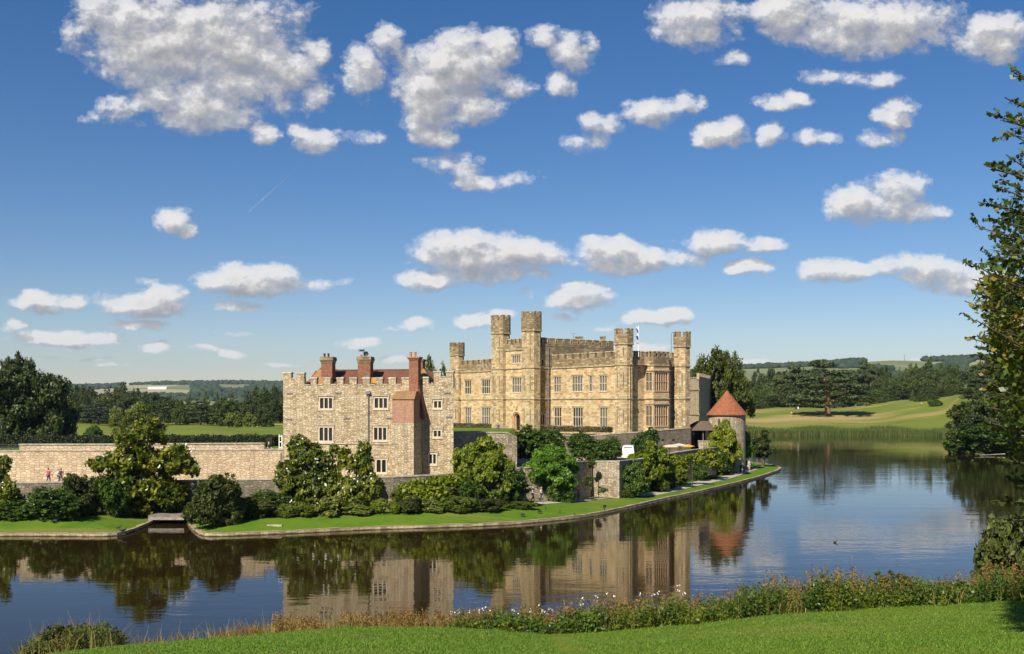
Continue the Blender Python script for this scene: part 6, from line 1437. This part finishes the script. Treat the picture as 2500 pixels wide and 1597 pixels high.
# bench by the castle door with a sitter
bz = 7.5; b_ = W(1224, 1052, 165); bz = b_.z
be = thing('garden_bench', 'brown wooden bench left of the castle door', 'bench', b_)
def localbox(par, name, mat, boxes):
    mb = MB()
    for b in boxes: mb.box(*b)
    return mb.build(name, mat, par, local=True)
localbox(be, 'seat', M['wood'], [(-.95,.95,-.25,-.12,.42,.46),(-.95,.95,-.1,.03,.42,.46),(-.95,.95,.05,.18,.42,.46)])
localbox(be, 'backrest', M['wood'], [(-.95,.95,.2,.24,.55,.63),(-.95,.95,.22,.26,.68,.76),(-.95,.95,.24,.28,.81,.90)])
for s in (-.9,.85): localbox(be, 'leg', M['wood'], [(s,s+.06,-.25,-.19,0,.60),(s,s+.06,.18,.24,0,.88),(s,s+.06,-.25,.24,.60,.64)])
person(b_.x-.55, b_.y-.02, b_.z, 40, 'person in dark clothes sitting at the left end of the wooden bench', (.04,.05,.10), (.12,.13,.18), 'brown', 1.7, 'sit', (.2,.2))
b2_ = W(1242, 1052, 163); 
# head of someone behind the wall by the white gate
person(*WW(656, 117.9, 6.72-.85), 60, 'bald visitor passing behind the bailey wall by the hedge end', (.04,.05,.10), (.05,.05,.05), 'grey', 1.7, 'walk')

# white van, seen from behind
vn = thing('van', 'white van seen from behind, parked on the lower terrace', 'van', W(1533, 1122, 145)); vn.location.z = 3.96; vn.rotation_euler = (0, 0, R(-10))
CARW = newmat('van_paint'); CARW[2].inputs['Base Color'].default_value = (.78,.78,.76,1); CARW[2].inputs['Roughness'].default_value = .3; CARW[2].inputs['Coat Weight'].default_value = .5
mb = MB(); n = []
prof = [(0,.45),(-.02,1.0),(.06,1.2),(.30,1.95),(.6,2.05),(3.0,2.05),(3.6,1.95),(4.4,1.25),(5.1,1.05),(5.2,.45)]
def ringat(y, z, w): return [(-w, y, z), (w, y, z)]
vs = []; 
for (y, z) in prof: w = .88 if z < 1.1 else .88-.16*(z-1.1)/.95; vs += [(-w, y, z), (w, y, z)]
k = len(prof); fs = [(2*i, 2*i+1, 2*((i+1) % k)+1, 2*((i+1) % k)) for i in range(k)]+[tuple(2*i for i in range(k)), tuple(2*i+1 for i in range(k-1, -1, -1))]
mb.add(vs, fs); body = mb.build('body', CARW[0], vn, local=True)
bv = body.modifiers.new('b', 'BEVEL'); bv.width = .07; bv.segments = 3; bv.limit_method = 'ANGLE'
GL_ = plain('van_glass', (.015,.017,.02), .1)
mb = MB(); mb.hexa([(-.66,.09,1.25),(.66,.09,1.25),(.66,.2,1.25),(-.66,.2,1.25),(-.58,.255,1.83),(.58,.255,1.83),(.58,.36,1.83),(-.58,.36,1.83)]); mb.build('rear_window', GL_, vn, local=True)
for s in (-1, 1):
    mb = MB(); mb.hexa([(s*.872,.7,1.2),(s*.872,3.6,1.2),(s*.84,3.6,1.2),(s*.84,.7,1.2),(s*.80,.8,1.78),(s*.80,3.3,1.78),(s*.77,3.3,1.78),(s*.77,.8,1.78)]); mb.build('side_window', GL_, vn, local=True)
    mb = MB(); mb.box(s*.80-.07, s*.80+.07, -.05, .03, .68, 1.02); mb.build('tail_light', plain('tail_red', (.45,.02,.02), .25), vn, local=True)
    for yy_ in (.9, 4.2):
        mb = MB(); c_x = s*.78; ring = [(yy_+.33*math.cos(2*math.pi*q/20), .33+.33*math.sin(2*math.pi*q/20)) for q in range(20)]
        mb.add([(c_x-.1*1, a, b) for a, b in ring]+[(c_x+.12*s, a, b) for a, b in ring], [(i, (i+1) % 20, 20+(i+1) % 20, 20+i) for i in range(20)]+[tuple(range(20)), tuple(range(39, 19, -1))]); wo_ = mb.build('wheel', M['iron'], vn, local=True)
        mb = MB(); ring = [(yy_+.19*math.cos(2*math.pi*q/16), .33+.19*math.sin(2*math.pi*q/16)) for q in range(16)]; mb.add([(c_x+.135*s, a, b) for a, b in ring], [tuple(range(16))]); mb.build('rim', M['lead'], wo_, local=True)
localbox(vn, 'rear_bumper', CARW[0], [(-.88,.88,-.12,.1,.40,.64)]); localbox(vn, 'number_plate', plain('yellow_plate', (.65,.50,.05), .4), [(-.26,.26,-.045,.0,.78,.90)]); localbox(vn, 'door_handle', M['iron'], [(-.1,.1,-.05,.02,.98,1.03)])
mb = MB(); mb.hexa([(-.62,4.44,1.24),(.62,4.44,1.24),(.6,4.30,1.24),(-.6,4.30,1.24),(-.58,3.68,1.88),(.58,3.68,1.88),(.56,3.5,1.86),(-.56,3.5,1.86)]); mb.build('windscreen', GL_, vn, local=True)

# parasols and their tables
def parasol(px, py_top, d, half, cloth_m, label, square=True):
    t = thing('parasol', label, 'parasol', (*XY(px, d), 3.96)); zt = H-(py_top-YH)*d/FPX-3.96
    mb = MB(); n = 4 if square else 8; r0 = half*1.3 if square else half
    a = ngon_ring(0, 0, r0, n, math.pi/n+.2); mb.add([(0,0,zt)]+[(x, y, zt-.26) for x, y in a]+[(x*.99, y*.99, zt-.36) for x, y in a], [(0, 1+i, 1+(i+1) % n) for i in range(n)]+[(1+i, 1+(i+1) % n, 1+n+(i+1) % n, 1+n+i) for i in range(n)]); mb.build('canopy', cloth_m, t, local=True)
    mb = MB(); mb.tube([(0,0,.08),(0,0,zt+.05)], .035, 8); mb.build('pole', M['brown_wood'], t, local=True)
    mb = MB(); 
    for x, y in a: mb.tube([(0,0,zt-.15),(x*.96,y*.96,zt-.29)], .015, 4)
    mb.build('ribs', M['brown_wood'], t, local=True); mb = MB(); mb.prism(ngon_ring(0,0,.3,12), 0, .08, ngon_ring(0,0,.22,12)); mb.build('base', M['lead'], t, local=True)
CRM = plain('cream_canvas', (.62,.52,.38), .8, var=.06); YEL = plain('yellow_canvas', (.72,.38,.02), .7, var=.06); BLU = plain('blue_canvas', (.02,.03,.14), .7)
parasol(1634, 1085.5, 151, 1.1, CRM, 'cream square parasol nearest the leafy tree'); parasol(1658, 1082.5, 156, 1.1, CRM, 'cream square parasol in the middle, left of the yellow one')
parasol(1680, 1085, 158, 1.0, YEL, 'yellow parasol right of the two cream ones', False)
for (px, d, m, lab) in ((1641,149.5,CRM,'cream draped stall table under the left cream parasol'),(1681,156.6,BLU,'dark blue draped stall table under the yellow parasol'),(1662,154.5,YEL,'yellow-covered stall table between the parasols')):
    t = thing('stall_table', lab, 'table', (*XY(px, d), 3.96)); mb = MB(); mb.box(-.85,.85,-.4,.4,.74,.78); mb.build('table_top', M['wood'], t, local=True)
    mb = MB(); mb.hexa([(-.93,-.48,.05),(.93,-.48,.05),(.93,.48,.05),(-.93,.48,.05),(-.88,-.43,.785),(.88,-.43,.785),(.88,.43,.785),(-.88,.43,.785)]); mb.build('tablecloth', m, t, local=True)
    for sx_ in (-.8,.8):
        for sy_ in (-.35,.35): mb = MB(); mb.box(sx_-.03, sx_+.03, sy_-.03, sy_+.03, 0, .74); mb.build('leg', M['wood'], t, local=True)

# signs, stakes, spot lamps on the island lawn
x, y, z = onlawn(1475.5, 1247); sg = thing('sign_post', 'small black sign on a post near the island kerb', 'sign', (x, y, z)); localbox(sg, 'post', M['iron'], [(-.04,.04,-.02,.02,0,.5)]); localbox(sg, 'panel', M['iron'], [(-.15,.15,-.045,-.022,.3,.62)]); localbox(sg, 'second_panel', M['iron'], [(.06,.22,-.02,.0,.34,.64)])
for (px, py, lab) in ((1297,1237,'black stake nearest the start of the path'),(1331.5,1244,'black stake, second from the start of the path'),(1367,1252,'black stake, third toward the kerb'),(1402.5,1260,'black stake closest to the kerb')):
    x, y, z = onlawn(px, py); t = thing('stake', lab, 'stake', (x, y, z), 0, 'black stakes in the island lawn'); localbox(t, 'rod', M['iron'], [(-.03,.03,-.03,.03,0,.32)]); localbox(t, 'cap', M['iron'], [(-.045,.045,-.045,.045,.321,.36)])
for (px, py, lab) in ((1276.5,1262,'black floodlight low in the grass, nearer the kerb'),(1318,1254.5,'black floodlight low in the grass, nearer the path')):
    x, y, z = onlawn(px, py); t = thing('floodlight', lab, 'floodlight', (x, y, z)); localbox(t, 'housing', M['iron'], [(-.18,.18,-.1,.1,.12,.32)]); localbox(t, 'bracket', M['iron'], [(-.22,-.19,-.05,.05,0,.25),(.19,.22,-.05,.05,0,.25),(-.22,.22,-.08,.08,0,.03)])
x, y, z = onlawn(1157, 1246.5); bd = MB(); rgb = np.random.default_rng(2)
bo_ = np_mesh('boulder', IV*np.array([.55,.35,.24])*(1+rgb.normal(0,.07,(len(IV),1)))+np.array([0,0,.12]), IF, M['flint'], smooth=False); bo_.location = (x, y, z); tag(bo_, 'pale flat boulder between two border shrubs', 'boulder')
x, y, z = onlawn(671, 1283); mb = MB(); mb.box(x-.7, x+.7, y-.25, y+.25, z-.1, z+.05); tag(mb.build('drain_slab', M['coping']), 'pale stone drain slab set in the island lawn', 'slab')
# ducks
def duck(x, y, z, rot, label, mat=None, k=1.0):
    t = thing('duck', label, 'duck', (x, y, z), R(rot)); t.scale = (k,)*3; mt = mat or plain('duck_feather', (.05,.04,.03), .8)
    V = [(-.16,0,.16),(-.05,0,.15),(.10,0,.17),(.17,0,.24),(.19,0,.33),(.22,0,.345),(.29,0,.325),(-.25,0,.20)]; E = [(0,1),(1,2),(2,3),(3,4),(4,5),(5,6),(0,7)]; skin_obj('body', V, E, [.07,.10,.08,.035,.035,.045,.012,.02], mt, t, 1)
    mb = MB(); 
    for s in (-1, 1): mb.tube([(0,s*.04,.1),(0,s*.045,.0),(.05,s*.05,.005)], [.012,.01,.012], 5)
    mb.build('legs', plain('duck_leg', (.4,.15,.02), .6), t, local=True)
for (px, py, r, lab) in ((289,1293,20,'dark duck standing highest on the left lawn edge'),(295,1299,170,'dark duck resting on the left lawn beside the kerb'),(303,1299.5,60,'rightmost dark duck of the three on the left lawn')): x, y, z = onlawn(px, py); duck(x, y, z, r, lab, k=1.15)
for (px, py, r, lab) in ((2039,1325,10,'lone duck swimming on the open lake at right'),(1868,1117,0,'tiny duck swimming beyond the island tip'),(1224,1535,0,None)):
    if lab: v = wl((px, py), 0); duck(v.x, v.y, -.06, r, lab, k=.8)
# golf meadow: flag, bags, player, railing at the tip, fallen branch, masts, sheds
def onfar(px, py, d0=300, d1=560):
    q = (px-CX)/FPX; best = min(np.linspace(d0, d1, 400), key=lambda d: abs(YH-(far_h(q, d)-H)*FPX/d-py)); return Vector((q*best, best, far_h(q, best)))
v = onfar(1931, 1018); t = thing('golf_flag', 'small yellow golf flag on the green', 'golf flag', v); mb = MB(); mb.tube([(0,0,0),(0,0,2.3)], .04, 6); mb.build('pin', M['white_paint'], t, local=True); mb = MB(); mb.hexa([(0,-.02,1.8),(.7,-.02,1.9),(.7,.02,1.9),(0,.02,1.8),(0,-.02,2.3),(.7,-.02,2.15),(.7,.02,2.15),(0,.02,2.3)]); mb.build('flag', YEL, t, local=True)
for (px, py, c, lab) in ((1943,999.5,(.02,.02,.03),'black golf trolley bag on the meadow left of the great cedar'),(1948.5,1000,(.75,.75,.75),'white golf trolley bag beside the black one')):
    v = onfar(px, py); t = thing('golf_bag', lab, 'golf bag', v); mb = MB(); mb.prism(ngon_ring(0,0,.28,10), .15, 1.3, ngon_ring(.1,0,.3,10)); mb.build('bag', cloth(c), t, local=True); mb = MB()
    for k in range(4): mb.tube([(.05+.06*k,0,1.3),(.1+.08*k,0,1.65)], .03, 4)
    mb.build('clubs', M['lead'], t, local=True); mb = MB(); mb.tube([(-.35,-.35,.2),(-.35,.35,.2)], .2, 10); mb.build('wheels', M['iron'], t, local=True)
v = onfar(2250, 992); person(v.x, v.y, v.z, 30, 'distant golfer in white on the meadow near the round bush', (.8,.8,.8), (.10,.10,.10), 'grey', 1.8, 'stand')
rlx = thing('tip_railing', 'thin metal rail at the water steps beside the small pine', 'railing', (*wl((1838,1141), LZ), LZ)); mb = MB(); mb.tube([(-.2,.4,0),(-.2,.4,1.1),(.25,.2,1.15),(.25,.2,0)], .03, 5); mb.build('rail', M['iron'], rlx, local=True)
v = wl((2440, 1113), 0); t = thing('fallen_branch', 'bare fallen branch lying on the water below the right clump', 'branch', (v.x, v.y, 0)); mb = MB(); mb.tube([(-5,-1,.15),(-2,0,.25),(1.5,.5,.4)], [.05,.10,.16], 6); mb.tube([(-3,-.5,.2),(-5.2,1.0,.5)], [.06,.03], 5); mb.build('limb', M['wood'], t, local=True)
for (px, y0, lab) in ((2208,866,'thin radio mast on the right skyline hill'),(2044,876,'shorter thin mast on the skyline behind the great cedar')):
    d = 2850; q = (px-CX)/FPX; z0 = far_h(q, d); v = Vector((q*d, d, z0)); t = thing('radio_mast', lab, 'mast', v); mb = MB(); ht = H-(y0-YH)*d/FPX-z0; mb.tube([(0,0,0),(0,0,ht)], [.9,.5], 5); mb.build('pole', M['lead'], t, local=True); mb = MB(); mb.tube([(-2,0,ht*.9),(2,0,ht*.9)], .4, 4); mb.build('crossbar', M['lead'], t, local=True)
M['chalk'] = plain('chalk_ground', (.36,.30,.22), .9, var=.2, scale=.02)
mb = MB()
rows = []
for px in range(322, 402, 10):
    d_b, d_t = 2750, 2980; q = (px-CX)/FPX; a = on_hill(px, d_b); b = on_hill(px, d_t); rows.append(((a.x, a.y, a.z+4), (b.x, b.y, b.z+4)))
for p, q in zip(rows, rows[1:]): mb.quad(p[0], q[0], q[1], p[1])
tag(mb.build('chalk_field', M['chalk']), kind='structure')
v = on_hill(385, 3350); t = thing('distant_shed', 'long white roofed shed on the far down at left', 'shed', v); mb = MB(); mb.box(-30,30,-6,6,0,5); mb.build('wall', M['white_paint'], t, local=True); mb = MB(); mb.add([(-31,-7,5.01),(31,-7,5.01),(31,7,5.01),(-31,7,5.01),(-31,0,8),(31,0,8)], [(0,1,5,4),(2,3,4,5),(0,4,3),(1,2,5)]); mb.build('roof', M['white_paint'], t, local=True)
# brown paving and steps in front of the castle door, on the falling terrace
# haze: one closed box of thin air round camera and land
hz, nt, b = newmat('haze'); nt.nodes.remove(b); pv = N(nt, 'ShaderNodeVolumePrincipled'); pv.inputs['Color'].default_value = (.62,.78,1,1); pv.inputs['Density'].default_value = .000045; pv.inputs['Anisotropy'].default_value = .2
L(nt, pv.outputs[0], nt.nodes['Material Output'].inputs['Volume'])
mb = MB(); mb.box(-10500, 9500, -400, 8200, -120, 330); tag(mb.build('haze', hz), kind='stuff')
